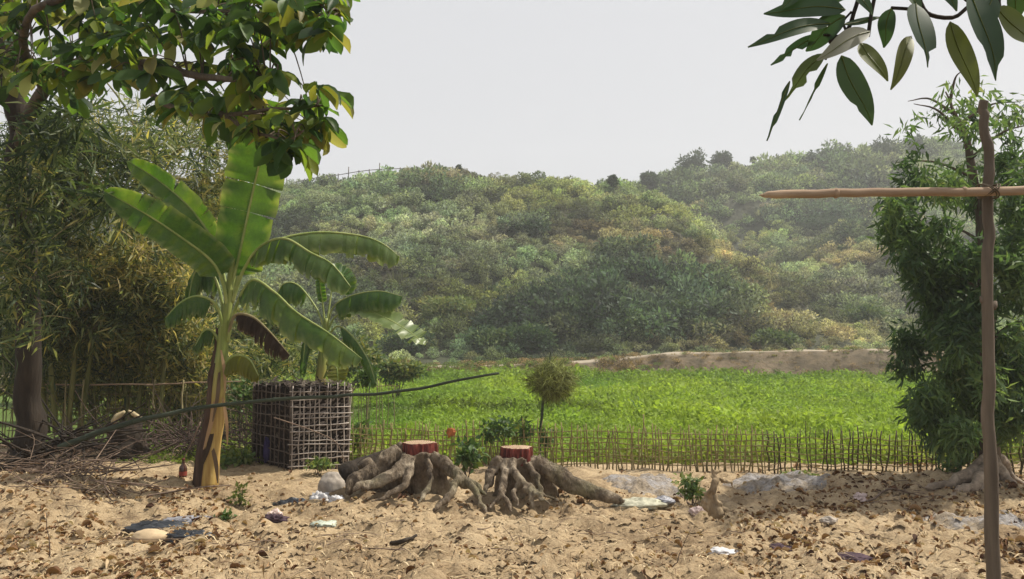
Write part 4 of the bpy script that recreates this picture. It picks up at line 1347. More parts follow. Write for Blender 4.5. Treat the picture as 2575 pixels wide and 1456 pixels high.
# small pale peeled snag in front of the fence
b_ = G(1800, 1286); b_[2] = -.03
t = thing('root_snag', 'pale peeled root snag standing upright beside the grey ash', 'snag', b_)
mb = MB()
for k, (pp, rr) in enumerate((([(1806, 1304), (1798, 1268), (1788, 1238), (1800, 1212), (1798, 1178)], [.034, .030, .030, .026, .012]), ([(1790, 1236), (1776, 1262), (1784, 1300)], [.022, .022, .012]),
        ([(1798, 1206), (1820, 1208), (1842, 1226)], [.013, .012, .006]), ([(1796, 1246), (1822, 1276), (1842, 1306)], [.02, .014, .008]), ([(1794, 1196), (1806, 1184), (1812, 1172)], [.012, .010, .005]), ([(1802, 1262), (1812, 1284), (1822, 1308)], [.02, .016, .008]))):
    root_tube(mb, pp, [7.5 + .03 * (k % 3)] * len(pp), rr, 1.5, seed=21 + k, wobs=.03)
V_, N_, F_ = remesh(mb, .008, 1)
V_ = V_ + N_ * (.008 * fbm(V_[:, 0] * 20, V_[:, 1] * 20, V_[:, 2] * 12, seed=33, oct=2))[:, None]
mb = MB(); mb.add(V_, F_)
part('peeled_wood', mb, wood_mat('peeled_wood', c(.11, .075, .045), c(.44, .34, .21), 9, (1, 1, .2), .6, .01), t)

# old dark stump with a pale split top by the bamboo
b_ = P(322, 1138, 11.3); b_[2] = -.05
t = thing('split_stump', 'old dark stump with pale split top beside the brush, behind the leaning pole', 'tree stump', b_)
mb = MB()
root_tube(mb, [(320, 1142), (318, 1100), (316, 1060)], 11.3, [.27, .22, .20], 1, seed=26)
root_tube(mb, [(300, 1120), (275, 1138)], 11.2, [.10, .05], 1, seed=27); root_tube(mb, [(345, 1115), (372, 1138)], 11.2, [.10, .05], 1, seed=28)
V_, N_, F_ = remesh(mb, .022, 3)
V_ = V_ + N_ * (.02 * fbm(V_[:, 0] * 9, V_[:, 1] * 9, V_[:, 2] * 5, seed=35, oct=3))[:, None]
mb = MB(); mb.add(V_, F_); part('bark_body', mb, MAT_DARKBARK, t)
for pp, w_ in (([(282, 1062), (296, 1048), (314, 1034)], .045), ([(354, 1052), (338, 1042), (322, 1032)], .032)):
    p_ = Pp(pp, 11.12, 8); mb = MB(); mb.add(*tube_arr(p_, interp([w_ * .5, w_ * .8, w_ * .25], 8), 4, ell=1.5)); part('split_wood', mb, wood_mat('split_wood', c(.34, .27, .15), c(.55, .46, .29), 6, (1, 1, .3), .4), t, label='pale freshly split wood')

# ------------------------------------------------------------------ poles
def straight_pole(name, label, cat, pp, dd, rr, mat, nodes=0, n=24, sides=12, wobs=.006, seed=3):
    path = wob(Pp(pp, dd, n), wobs, seed)
    r_ = interp(rr, n)
    b = path[int(np.argmin(path[:, 2]))].copy()
    t = thing(name, label, cat, b)
    mb = MB(); mb.add(*tube_arr(path, r_, sides)); part('shaft', mb, mat, t)
    if nodes:
        for k in range(nodes):
            i = (k + .6) / nodes * (n - 1); p0 = path[int(i)]; tt = unit(path[min(int(i) + 1, n - 1)] - path[int(i)])
            q = MB(); q.add(*tube_arr(np.array([p0 - tt * .012, p0 - tt * .003, p0 + tt * .003, p0 + tt * .012]), np.array([r_[int(i)], r_[int(i)] * 1.16, r_[int(i)] * 1.16, r_[int(i)]]), sides, cap=False))
            part('node_ring', q, mat, t)
    return t


pb = P(2500, 1425, 3.6); foot = np.array((pb[0] + .01, 3.6, -.05))
path = np.concatenate([[foot], Pp([(2497, 1440), (2489, 1200), (2486, 980), (2484, 760), (2484, 600), (2486, 480), (2482, 380), (2472, 300), (2474, 252)], 3.6)])
path = spline(path, 60)
pt = thing('wooden_post', 'rough bent wooden post standing upright before the drooping-leaf tree', 'post', foot)
rad = interp([.031, .029, .027, .025, .0235, .023, .022, .022, .020, .019], 60) * (1 + .05 * vnoise(np.arange(60) * .5, np.zeros(60), seed=3))
mb = MB(); mb.add(*tube_arr(wob(path, .008, 12), rad, 16)); part('shaft', mb, MAT_POLE, pt)
for (x, y, s_) in ((2500, 768, .5), (2470, 756, -.6)):
    p0 = P(x, y, 3.6); k = MB(); k.add(*tube_arr(np.array([p0 + (-s_ * .02, 0, -.012), p0 + (0, 0, 0), p0 + (s_ * .012, 0, .02)]), np.array([.016, .013, .006]), 8)); part('knot', k, MAT_POLE, pt)

bp = Pp([(1908, 492), (1960, 489), (2200, 484), (2484, 481), (2720, 476)], [3.48, 3.49, 3.52, 3.545, 3.56], 50)
t = thing('bamboo_pole', 'pale horizontal bamboo pole with pointed end tied across the wooden post', 'pole', bp[0])
r_ = interp([.0025, .014, .0185, .0195, .020, .020, .020, .021], 50)
r_ = np.interp(np.arange(50), [0, 5, 12, 49], [.0015, .009, .0185, .0205])
mb = MB(); mb.add(*tube_arr(wob(bp, .004, 6), r_, 14)); part('shaft', mb, MAT_BAMBOO, t)
for u in (.41, .70, .93):
    i = int(u * 49); q = MB(); tt = unit(bp[i + 1] - bp[i]) if i < 49 else np.array((1.0, 0, 0))
    q.add(*tube_arr(np.array([bp[i] - tt * .010, bp[i] - tt * .002, bp[i] + tt * .002, bp[i] + tt * .010]), np.array([.0195, .0232, .0232, .0195]), 14, cap=False)); part('node_ring', q, MAT_BAMBOO, t)
mt_ = M('cord'); mt_.color(c(.10, .075, .05)); MAT_CORD = mt_.m
cx = P(2484, 481, 3.57)
for k in range(4):
    a = np.linspace(0, 2 * np.pi, 26); sgn = 1 if k % 2 else -1
    ring = np.stack([cx[0] + .034 * np.cos(a) + (k - 1.5) * .006, cx[1] + .052 * np.sin(a), cx[2] + sgn * .030 * np.cos(a)], 1)
    q = MB(); q.add(*tube_arr(ring, .0032, 6, cap=False)); part('cord', q, MAT_CORD, t)

straight_pole('leaning_pole', 'long dark pole leaning low across the yard before the lattice cage', 'pole', [(150, 1124), (330, 1062), (545, 1020), (800, 998), (1000, 985), (1255, 938)], [8.6, 8.5, 8.4, 8.3, 8.2, 8.1], [.032, .028, .021, .018, .016, .013], MAT_GREENPOLE, 7, 40, 10, .012, 8)

# stick topped by a straw bundle
sb = P(1357, 1158, 10.9); sb[2] = -.1
straight_pole('dark_stick', 'thin dark upright stick carrying the straw bundle', 'stick', [(1357, 1165), (1359, 1080), (1366, 1000), (1380, 930), (1386, 882)], 10.9, [.020, .019, .017, .015, .008], MAT_GREENPOLE, 4, 20, 8, .006, 5)
ctr = P(1388, 955, 10.85)
t = thing('straw_bundle', 'round shaggy bundle of straw skewered on a dark stick', 'straw', ctr)
mb = MB()
ns = 3600
d = rdir(ns); r = .25 * rng.random(ns) ** .4
p_ = ctr + d * r[:, None] * np.array((1.05, .9, .85)) * (1 + .42 * fbm(d[:, 0] * 2, d[:, 1] * 2, d[:, 2] * 2, seed=4, oct=2))[:, None]
tg = unit(np.cross(d, rdir(ns)) + np.where(rng.random(ns) < .3, .9, .3)[:, None] * d + (0, 0, -.15))
sun_side = rng.random(ns)
cards(mb, p_, tg, d, rng.uniform(.08, .24, ns), .007 * rng.uniform(.6, 1.3, ns), T_BLADE, np.clip(rng.uniform(0, 1, ns) * (.3 + 2.2 * r), 0, 1))
nh = 520
hp = ctr + rdir(nh) * np.array((.20, .18, .14)) * rng.random((nh, 1)) ** .5
cards(mb, hp, unit(rng.normal(size=(nh, 3)) * .45 + (0, 0, -1)), rdir(nh), rng.uniform(.15, .34, nh), .007, T_BLADE, rng.random(nh))
part('straw', mb, leaf_mat('bundle_straw', [(0, c(.05, .045, .016)), (.4, c(.19, .215, .062)), (1, c(.40, .43, .16))], .2, .7, .2, 1.2), t, kind='stuff')
mb = MB(); ico = rdir(1)
a, b = np.meshgrid(np.linspace(0, 2 * np.pi, 17)[:-1], np.linspace(.05, math.pi - .05, 10))
V = np.stack([.15 * np.cos(a) * np.sin(b), .15 * np.sin(a) * np.sin(b), .13 * np.cos(b)], -1).reshape(-1, 3) + ctr
i = np.arange(9)[:, None] * 16 + np.arange(16)[None]; k = np.arange(9)[:, None] * 16 + (np.arange(16)[None] + 1) % 16
mb.add(V, np.stack([i, k, k + 16, i + 16], -1).reshape(-1, 4)); part('core', mb, MAT_GREYTWIG, t)

# ------------------------------------------------------------------ fences
def fence(label, p0, p1, spacing, hgt, nrail, mat, matr, rs, group=None, rail_r=.0065, stake_r=.0085, wave=.03, zb=0.0):
    p0, p1 = np.array(p0, float), np.array(p1, float)
    L = np.linalg.norm(p1 - p0); ns = int(L / spacing)
    t = thing('stick_fence', label, 'fence', (p0[0], p0[1], zb), group)
    base_meshes = []
    for k in range(6):
        h = 1.0
        pth = np.array([(rs.uniform(-.012, .012), rs.uniform(-.012, .012), z) for z in np.linspace(-.12, h, 6)])
        q = MB(); q.add(*tube_arr(pth, interp([1.1, 1, .9, .7], 6) * stake_r, 5)); me = q.mesh('stake'); me.materials.append(mat); base_meshes.append(me)
    for i in range(ns):
        u = (i + rs.uniform(-.3, .3)) / ns
        x, y = p0 + (p1 - p0) * u
        y += wave * math.sin(u * 23) + rs.uniform(-.015, .015)
        o = bpy.data.objects.new('stake', base_meshes[rs.randrange(6)]); COL.objects.link(o); o.parent = t
        hh = hgt * (rs.uniform(.90, 1.08) if rs.random() < .92 else rs.uniform(.65, 1.3))
        o.location = (x - p0[0], y - p0[1], float(np.maximum(ground_z(x, y), -.1)) - zb if y < 11 else -.08 - zb)
        o.rotation_euler = (rs.gauss(0, .05), rs.gauss(0, .06), rs.uniform(0, 6.28))
        w_ = rs.uniform(.75, 1.35)
        o.scale = (w_, w_, hh)
    for k in range(nrail):
        z = hgt * (.12 + .72 * k / max(1, nrail - 1))
        nn = 60
        u = np.linspace(-.01, 1.01, nn)
        pth = np.stack([p0[0] + (p1[0] - p0[0]) * u, p0[1] + (p1[1] - p0[1]) * u + wave * np.sin(u * 23) - .012 * (1 if k % 2 else -1), zb + z + .03 * vnoise(u * 14, np.full(nn, k * 3.1), seed=k)], 1)
        q = MB(); q.add(*tube_arr(pth, rail_r * rs.uniform(.8, 1.2), 5)); part('rail', q, matr, t)
    return t


rs = random.Random(4)
MAT_OLIVESTAKE = wood_mat('olive_stake', c(.12, .098, .040), c(.36, .29, .13), 8, (1, 1, .2), .3)
a = P(872, 1160, 10.75); b = P(1930, 1180, 10.05)
fence('low brown stick fence behind the two sawn stumps', a[:2], b[:2], .044, .54, 7, MAT_OLIVESTAKE, MAT_OLIVESTAKE, rs, 'stick fences round the field')
a = b; b = P(2680, 1200, 9.55)
fence('low stick fence, coloured dark as backlit, between the grey ash and the green field', a[:2] + (.02, 0), b[:2], .055, .50, 7, MAT_BACKLITSTAKE, MAT_OLIVESTAKE, rs, 'stick fences round the field')
a = P(-60, 1100, 12.3); b = P(640, 1095, 12.5)
t = fence('tall thin stick fence under the bamboo with one long pale rail', a[:2], b[:2], .058, .95, 4, MAT_PALESTAKE, MAT_OLIVESTAKE, rs, 'stick fences round the field', wave=.05)
q = MB(); q.add(*tube_arr(wob(Pp([(-40, 969), (300, 967), (470, 963), (625, 958)], 11.9, 30), .012, 4), interp([.014, .012, .008], 30), 7)); part('top_rail', q, MAT_BAMBOO, t, label='long pale bamboo top rail')
for x, h in ((386, 1030), (458, 1035), (165, 1090), (118, 1080), (208, 1085)):
    q = MB(); q.add(*tube_arr(wob(Pp([(x, h), (x - 2, (h + 960) / 2), (x + 3, 955)], 11.7, 10), .01, x), interp([.015, .012], 10), 6)); part('prop', q, MAT_PALESTAKE, t)
a = P(600, 1085, 13.6); b = P(1000, 1070, 14.4)
fence('half-hidden stick fence beyond the lattice cage', a[:2], b[:2], .085, .95, 2, MAT_PALESTAKE, MAT_OLIVESTAKE, rs, 'stick fences round the field')

# fence on the crest of the hill
q0 = [(690, 472), (780, 450), (850, 440), (905, 431), (955, 426), (1015, 424)]
root = P(700, 480, 97)
t = thing('crest_fence', 'faint thin post and rail fence along the left crest of the hill', 'fence', root)
MAT_FAR = wood_mat('grey_post', c(.10, .09, .08), c(.2, .18, .16), 3, (1, 1, 1), .1)
DF = float(np.interp(860, SKY_X, SKY_D)); top_l = Pp(q0, DF, 40)
for dz in (0, -.75):
    q = MB(); q.add(*tube_arr(top_l + (0, 0, dz), .045, 5)); part('rail', q, MAT_FAR, t)
for x in range(720, 1015, 26):
    yy = np.interp(x, [p[0] for p in q0], [p[1] for p in q0]); p_ = P(x, yy, DF); zz = float(hill_z(p_[0], DF))
    q = MB(); q.add(*tube_arr(np.array([(p_[0], DF + .02, zz - .3), (p_[0], DF + .02, p_[2]), (p_[0], DF + .02, p_[2] + (.7 if x % 3 == 0 else .15))]), .055, 5)); part('post', q, MAT_FAR, t)

# ------------------------------------------------------------------ lattice cage
cn = P(732, 1172, 10.25); cn[2] = -.03
rr_ = P(874, 1166, 10.55) - cn; rr_[2] = 0
ll_ = P(638, 1152, 11.05) - cn; ll_[2] = 0
H = 1.06
t = thing('lattice_cage', 'square cage of grey bamboo lattice lined with woven leaf, beside the banana stem', 'cage', cn)
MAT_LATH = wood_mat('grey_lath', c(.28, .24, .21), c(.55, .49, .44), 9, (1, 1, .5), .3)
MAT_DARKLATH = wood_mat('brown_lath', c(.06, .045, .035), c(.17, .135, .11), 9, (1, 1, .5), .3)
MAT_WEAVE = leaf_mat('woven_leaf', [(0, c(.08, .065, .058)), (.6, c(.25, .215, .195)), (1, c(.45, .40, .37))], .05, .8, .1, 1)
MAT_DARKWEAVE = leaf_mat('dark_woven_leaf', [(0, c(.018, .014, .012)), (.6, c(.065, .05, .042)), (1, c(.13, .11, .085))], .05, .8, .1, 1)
zz = np.array((0, 0, 1.0))


def lath(p0, p1, w, th, nrm, mat, name):
    n_ = 8
    s = np.linspace(0, 1, n_)[:, None]
    pth = p0 + (p1 - p0) * s + np.random.default_rng(int(abs(p0.sum()) * 997) % 9999).normal(size=(n_, 3)) * .004
    q = MB(); q.add(*tube_arr(pth, np.full(n_, w), 6)); part(name, q, mat, t)


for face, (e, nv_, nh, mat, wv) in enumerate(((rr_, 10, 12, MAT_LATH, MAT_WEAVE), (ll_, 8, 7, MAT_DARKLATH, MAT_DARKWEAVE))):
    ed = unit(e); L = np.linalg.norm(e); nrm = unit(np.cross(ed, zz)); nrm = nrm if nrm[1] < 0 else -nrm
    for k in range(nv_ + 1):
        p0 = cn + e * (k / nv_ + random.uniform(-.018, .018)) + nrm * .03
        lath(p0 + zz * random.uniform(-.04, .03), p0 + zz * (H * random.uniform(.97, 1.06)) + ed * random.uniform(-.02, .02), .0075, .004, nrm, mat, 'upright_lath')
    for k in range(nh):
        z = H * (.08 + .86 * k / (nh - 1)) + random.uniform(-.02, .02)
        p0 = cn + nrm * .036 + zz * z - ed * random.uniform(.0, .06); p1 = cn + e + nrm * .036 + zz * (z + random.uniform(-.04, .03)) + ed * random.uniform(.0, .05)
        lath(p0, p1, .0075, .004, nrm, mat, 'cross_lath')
    # woven leaf lining: a closed dark panel with slanted strips over it
    mb = MB()
    a0, a1 = cn + nrm * .0, cn + e
    V = np.array([a0, a1, a1 + zz * H, a0 + zz * H, a0 - nrm * .02, a1 - nrm * .02, a1 - nrm * .02 + zz * H, a0 - nrm * .02 + zz * H])
    mb.add(V, np.array([(0, 1, 2, 3), (4, 7, 6, 5), (0, 4, 5, 1), (3, 2, 6, 7)]), 0.0)
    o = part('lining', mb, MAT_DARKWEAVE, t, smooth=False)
    mb = MB()
    nu, nz = int(L / .052), int(H / .045)
    for i in range(nu):
        for j in range(nz):
            if random.random() < (.12 if face == 0 else .35): continue
            p0 = cn + ed * ((i + random.uniform(0, .5)) * L / nu) + zz * (j * H / nz + random.uniform(-.01, .01)) + nrm * random.uniform(.006, .016)
            sl = .75 if (i // 2 + j) % 2 or True else -.75
            d = unit(ed * 1 + zz * (sl + random.uniform(-.35, .35)) + nrm * .25)
            cards(mb, [p0], [d], [nrm], [random.uniform(.045, .075)], [random.uniform(.022, .034)], T_BLADE, [random.random() * (.6 + .4 * (j % 3 == 0))])
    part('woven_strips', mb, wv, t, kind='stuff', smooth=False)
for k in (0, 1):
    e = (rr_, ll_)[k]
    for u in (0.0, 1.0) if k == 0 else (1.0,):
        p0 = cn + e * u; mb = MB(); mb.add(*tube_arr(np.array([p0 - zz * .05, p0 + zz * H * .5, p0 + zz * (H + .04)]), .018, 7)); part('corner_post', mb, MAT_DARKLATH, t)
p0 = cn + rr_ + ll_; mb = MB(); mb.add(*tube_arr(np.array([p0 - zz * .05, p0 + zz * H * .5, p0 + zz * (H + .04)]), .018, 7)); part('corner_post', mb, MAT_DARKLATH, t)
for e0, e1 in ((rr_, ll_), (ll_, rr_)):   # the two hidden faces
    nrm = unit(np.cross(e1, zz)); mb = MB(); a0 = cn + e0; a1 = cn + e0 + e1
    V = np.array([a0, a1, a1 + zz * H, a0 + zz * H]); V = np.concatenate([V, V - nrm * .02])
    mb.add(V, np.array([(0, 1, 2, 3), (4, 7, 6, 5), (0, 4, 5, 1), (3, 2, 6, 7)]), 0.0); part('lining', mb, MAT_DARKWEAVE, t, smooth=False)
mb = MB()
nt = 420
uv = rng.random((nt, 2)) * 1.12 - .06
p_ = cn + uv[:, :1] * rr_ + uv[:, 1:] * ll_ + zz * (H + rng.uniform(-.02, .05, (nt, 1)))
cards(mb, p_, unit(rng.normal(size=(nt, 3)) * (1, 1, .15) + unit(rr_) * 1.2), np.tile((0, 0, 1.0), (nt, 1)), rng.uniform(.12, .34, nt), rng.uniform(.02, .05, nt), T_BLADE, rng.random(nt))
part('thatch', mb, MAT_DARKWEAVE, t, kind='stuff')

# ------------------------------------------------------------------ shrubs and trees on and before the hill
def leafy(name, label, cat, ctr, rx, ry, rz, nleaf, lw, mat, t0=.2, t1=.7, group=None, trunk=None, lobes=9, tmpl=T_FOLD, ratio=.5, seed=0, stems=4):
    """a shrub or tree: lobes of leaf-sized faces round a centre, with stems or a trunk"""
    r_ = np.random.default_rng(seed + 100)
    ctr = np.asarray(ctr, float)
    gz = trunk if trunk is not None else 0
    b = np.array((ctr[0], ctr[1], float(land_z(ctr[0], ctr[1])) - .05))
    t = thing(name, label, cat, b, group)
    c_ = r_.normal(size=(lobes, 3)); c_ = c_ / np.linalg.norm(c_, axis=1, keepdims=True) * r_.uniform(.25, .68, (lobes, 1)) * (rx, ry, rz)
    k = r_.integers(0, lobes, nleaf)
    d = r_.normal(size=(nleaf, 3)); d /= np.linalg.norm(d, axis=1, keepdims=True)
    sc = r_.uniform(.30, .52, lobes)
    p = ctr + c_[k] + d * (sc[k] * r_.random(nleaf) ** .4)[:, None] * (rx, ry, rz)
    p[:, 2] = np.maximum(p[:, 2], b[2] + .05)
    mb = MB()
    ld = unit(d * .8 + r_.normal(size=(nleaf, 3)) * .7)
    cards(mb, p, ld, unit(r_.normal(size=(nleaf, 3)) * .6 + (0, 0, .8)), lw * r_.uniform(.6, 1.4, nleaf), lw * ratio * r_.uniform(.7, 1.3, nleaf), tmpl, np.clip(r_.uniform(t0, t1, lobes)[k] + r_.normal(size=nleaf) * .12, 0, 1))
    if trunk:
        q = MB(); q.add(*tube_arr(spline([b, (b + ctr) / 2 + (rx * .05, 0, 0), ctr + (0, 0, rz * .3)], 10), interp([trunk, trunk * .7, trunk * .25], 10), 7)); part('trunk', q, MAT_BARK, t)
        for j in range(4):
            q = MB(); e = ctr + c_[j % lobes]; q.add(*tube_arr(spline([ctr - (0, 0, rz * .6), (ctr + e) / 2 - (0, 0, rz * .1), e], 8), interp([trunk * .5, trunk * .15], 8), 5)); part('limb', q, MAT_BARK, t)
        part('crown', mb, mat, t, kind='stuff')
    else:
        for j in range(stems):
            e = ctr + c_[j % lobes]; q = MB(); q.add(*tube_arr(spline([b + r_.normal(size=3) * (rx * .1, ry * .1, 0), (b + e) / 2, e], 8), interp([max(.006, rx * .02), .003], 8), 5)); part('stem', q, MAT_GREYTWIG, t)
        part('foliage', mb, mat, t, kind='stuff')
    return t


MAT_FARLEAF = leaf_mat('far_tree_leaf', [(0, c(.030, .055, .028)), (.5, c(.070, .100, .045)), (1, c(.17, .18, .08))], .25, .7, .2, 1.3)
ridge = [  # px, py centre, rx px, ry px, distance, label
    (1738, 412, 46, 42, 118, 'dark round tree standing highest on the saddle between the two hills'),
    (1816, 400, 28, 28, 122, 'smaller tree just beside the dark round tree on the saddle'),
    (1893, 396, 9, 11, 130, 'tiny lone round-topped tree on a thin stem on the skyline'),
    (1630, 440, 32, 18, 116, 'low bushy tree where the front crest meets the saddle'),
    (1152, 420, 7, 14, 99, 'small dark pointed shrub on the front crest'),
    (1542, 440, 18, 12, 100, 'thin wispy shrub near the low point of the crest'),
    (2220, 372, 52, 30, 140, 'broad pale tree on the far ridge near the drooping-leaf tree'),
    (2290, 362, 40, 34, 142, 'hazy tall tree on the far ridge partly behind the drooping-leaf tree'),
    (2060, 395, 52, 22, 138, 'low spreading tree on the middle of the far ridge'),
    (1960, 404, 36, 20, 134, 'hazy rounded tree at the start of the far ridge')]
for k, (x, y, rx, ry, D, lb) in enumerate(ridge):
    D = float(np.interp(x, SKY_X, SKY_D)); D -= 2.5; y = y + (14 if rx > 12 else 6); ry = ry * (1.35 if rx > 12 else 1); cc = P(x, y, D); sc = D / FPX
    leafy('ridge_tree', lb, 'tree', cc, rx * sc, rx * sc, ry * sc, int(2600 if rx > 20 else 700), .50 if rx > 20 else .26, MAT_FARLEAF, 0, .35, 'trees on the skyline', trunk=.16 if rx > 12 else .07, lobes=16, seed=k, ratio=.6)

foot = [
    (1455, 800, 90, 62, 56, 0, .35, 'dark green bush with bluish leaves at the foot of the hill above the straw bundle'),
    (1330, 850, 80, 45, 50, 0, .4, 'spreading dark bush at the hill foot just beyond the end of the leaning pole'),
    (1230, 860, 65, 42, 50, .1, .5, 'rounded green bush at the hill foot beside the ragged banana leaves'),
    (1590, 815, 85, 55, 55, .0, .4, 'big dark bush at the hill foot over the start of the earth bank'),
    (1730, 800, 75, 60, 56, .1, .5, 'tall bushy shrub at the hill foot above the worn path'),
    (1560, 690, 90, 42, 72, .0, .4, 'dark bush halfway up the hill below the brown patch'),
    (1340, 575, 60, 26, 84, .0, .15, 'very dark low thicket high on the hill'),
    (1860, 745, 55, 40, 62, .3, .8, 'yellowish green bush on the end of the front spur'),
    (2060, 560, 90, 30, 96, .0, .3, 'dark thicket in the gully under the horizontal bamboo pole'),
    (2130, 628, 32, 16, 86, .3, .5, 'small bright green round bush in the gully'),
    (2180, 800, 70, 50, 58, .2, .6, 'grey green bush at the hill foot beside the drooping-leaf tree'),
    (1120, 780, 90, 50, 56, .5, .9, 'yellow green leafy bush on the slope right of the banana leaves'),
    (1020, 860, 80, 45, 48, .1, .5, 'leafy green bush at the hill foot behind the smaller banana plant'),
    (1950, 850, 60, 22, 50, .3, .7, 'low brownish green bush on the far side of the earth bank')]
MAT_FOOT = leaf_mat('hill_bush_leaf', [(0, c(.028, .060, .030)), (.4, c(.070, .115, .050)), (.75, c(.17, .21, .07)), (1, c(.27, .25, .09))], .28, .65, .2, 1.4)
for k, (x, y, rx, ry, D, t0, t1, lb) in enumerate(foot):
    hp = hill_hit(x, y + ry * .55); D = hp[1]; sc = D / FPX; cc = P(x, y, D - rx * sc * .25)
    leafy('hill_bush', lb, 'bush', cc, rx * sc, rx * sc * .8, ry * sc, 2600, .27, MAT_FOOT, t0, t1, 'bushes on the hillside', lobes=14, seed=40 + k, ratio=.42, stems=5)

# leafy thicket behind the bamboo and the banana plants
thick = [(120, 900, 170, 130, 16, 'shadowed leafy shrub behind the dark trunk'), (420, 880, 170, 140, 17, 'broad leafy shrub behind the yellowing bamboo'), (650, 880, 130, 110, 18, 'green leafy shrub behind the tall banana stem'),
         (870, 900, 120, 70, 20, 'low leafy shrub behind the ragged banana leaves'), (280, 720, 220, 160, 21, 'tall pale shrub rising behind the bamboo leaves'), (1000, 930, 80, 40, 22, 'small leafy shrub at the near edge of the bank beyond the cage')]
for k, (x, y, rx, ry, D, lb) in enumerate(thick):
    cc = P(x, y, D); sc = D / FPX
    leafy('thicket_shrub', lb, 'shrub', cc, rx * sc, rx * sc * .5, ry * sc, 4200 if x < 800 else 1500, .16, MAT_FOOT, .25, .95, 'shrubs behind the bamboo', lobes=26, seed=70 + k, ratio=.42, stems=6)

# ------------------------------------------------------------------ weeds and tall grass in and by the field
def weed(label, x, y, D, rx, ry, n_, lw, t0=.1, t1=.7, seed=0, group='leafy weeds by the fence', mat=None):
    cc = P(x, y, D); sc = D / FPX
    return leafy('leafy_weed', label, 'weed', cc, rx * sc, rx * sc, ry * sc, int(n_ * .62), lw, mat or MAT_WEED, t0 + .2, t1 + .2, group, lobes=12, seed=seed, ratio=.6, stems=5)


weed('dark leafy weed between the two sawn stumps', 1245, 1085, 10.1, 55, 45, 420, .075, 0, .5, 1)
weed('leafy weed with pale leaves just behind the hacked red stump', 1310, 1080, 10.5, 45, 40, 320, .075, .1, .8, 2)
weed('fern-like weed spreading beside the wide stump', 1175, 1140, 9.4, 50, 40, 420, .09, .0, .5, 3)
weed('leafy weed at the foot of the straw-topped stick', 1372, 1105, 10.6, 26, 40, 160, .07, 0, .4, 4)
weed('bushy green weed beside the pale root snag', 1740, 1225, 8.2, 45, 38, 420, .06, .2, .8, 5)
weed('low green weed at the foot of the lattice cage', 590, 1160, 10.6, 55, 28, 420, .08, .3, .8, 6)
weed('low grassy weed before the pale lattice side of the cage', 800, 1165, 9.9, 60, 16, 360, .06, .4, .9, 7)
weed('leafy green weed beside the bamboo cage and the yellow stem', 610, 1000, 11.6, 50, 60, 420, .09, .2, .6, 8)
weed('small dark weed sprouting by the black plastic sheet', 570, 1305, 7.3, 38, 24, 220, .05, 0, .5, 9)
weed('small yellowish weed growing near the foot of the banana stem', 605, 1250, 8.1, 26, 34, 120, .06, .5, 1, 10)
weed('low weed on the fence line near the flared roots', 2395, 1175, 9.3, 45, 28, 260, .06, .1, .5, 11)
weed('green weed at the fence beside the lattice cage', 905, 1100, 11.2, 40, 45, 300, .08, .3, .8, 12)
weed('dry weed on the ash edge before the dark fence', 2010, 1195, 9.4, 60, 16, 240, .05, .5, 1, 13)
weed('feathery green weed growing up beside the cage top', 925, 945, 12.4, 26, 40, 220, .10, 0, .4, 14)

MAT_TALLGRASS = leaf_mat('tall_grass', [(0, c(.06, .12, .03)), (.6, c(.13, .22, .05)), (1, c(.26, .30, .10))], .35, .5, .3, 1.5)


def tall_grass(label, x, y, D, h, nb, seed):
    r_ = random.Random(seed)
    b = P(x, y, D); b[2] = float(land_z(b[0], b[1])) - .02
    t = thing('tall_grass_clump', label, 'grass clump', b, 'tall grass clumps in the field')
    for k in range(nb):
        a = r_.uniform(0, 6.28); L = h * r_.uniform(.6, 1.1); sp = r_.uniform(.1, .55)
        p0 = b + (r_.gauss(0, .05), r_.gauss(0, .05), 0)
        tip = p0 + np.array((math.cos(a) * sp * L, math.sin(a) * sp * L, L * r_.uniform(.55, .95)))
        pth = spline([p0, (p0 + tip) / 2 + (0, 0, L * .2), tip], 7)
        s = unit(np.cross(tip - p0, (0, 0, 1.0))) * .014
        w_ = interp([.7, 1, .8, .05], 7)[:, None]
        V = np.concatenate([pth - s * w_, pth + s * w_]); i = np.arange(6)
        q = MB(); q.add(V, np.stack([i, i + 1, i + 8, i + 7], 1), r_.random()); part('blade', q, MAT_TALLGRASS, t)


for k, (x, y, D, h, nb, lb) in enumerate((
    (1606, 1030, 17.5, .62, 12, 'lone tall grass clump in the middle of the green field'),
    (1830, 955, 29, .75, 16, 'tallest grass clump at the far edge of the field before the bank'),
    (1780, 950, 31, .62, 14, 'grass clump left of the tallest one at the far field edge'),
    (1740, 945, 32, .5, 12, 'short grass clump at the far field edge under the dark bank'),
    (1680, 945, 33, .5, 12, 'grass clump at the far field edge above the lone clump'),
    (1920, 945, 32, .45, 12, 'grass clump at the far field edge right of the tallest one'),
    (1300, 925, 33, .9, 16, 'tall reedy grass clump beyond the end of the leaning pole'),
    (1340, 935, 31, .6, 12, 'short grass clump beside the straw bundle at the field edge'),
    (2010, 950, 30, .4, 12, 'low grass clump at the right far edge of the field'),
    (1080, 1090, 11.6, .30, 10, 'young grass clump behind the sawn top of the wide stump'))):
    tall_grass(lb, x, y, D, h, nb, 200 + k)

# ------------------------------------------------------------------ litter on the ground
def litter_pts(n_, zone=None):
    out = []
    while len(out) < n_:
        x = random.uniform(-40, 2620); y = 1140 + 330 * random.random() ** .8
        g = G(x, y)
        if g[1] > 11.2 and x > 700: continue
        if g[1] > 13: continue
        if zone is not None and random.random() > zone(x, y): continue
        out.append(g)
    p = np.array(out); p[:, 2] = ground_z(p[:, 0], p[:, 1])
    return p


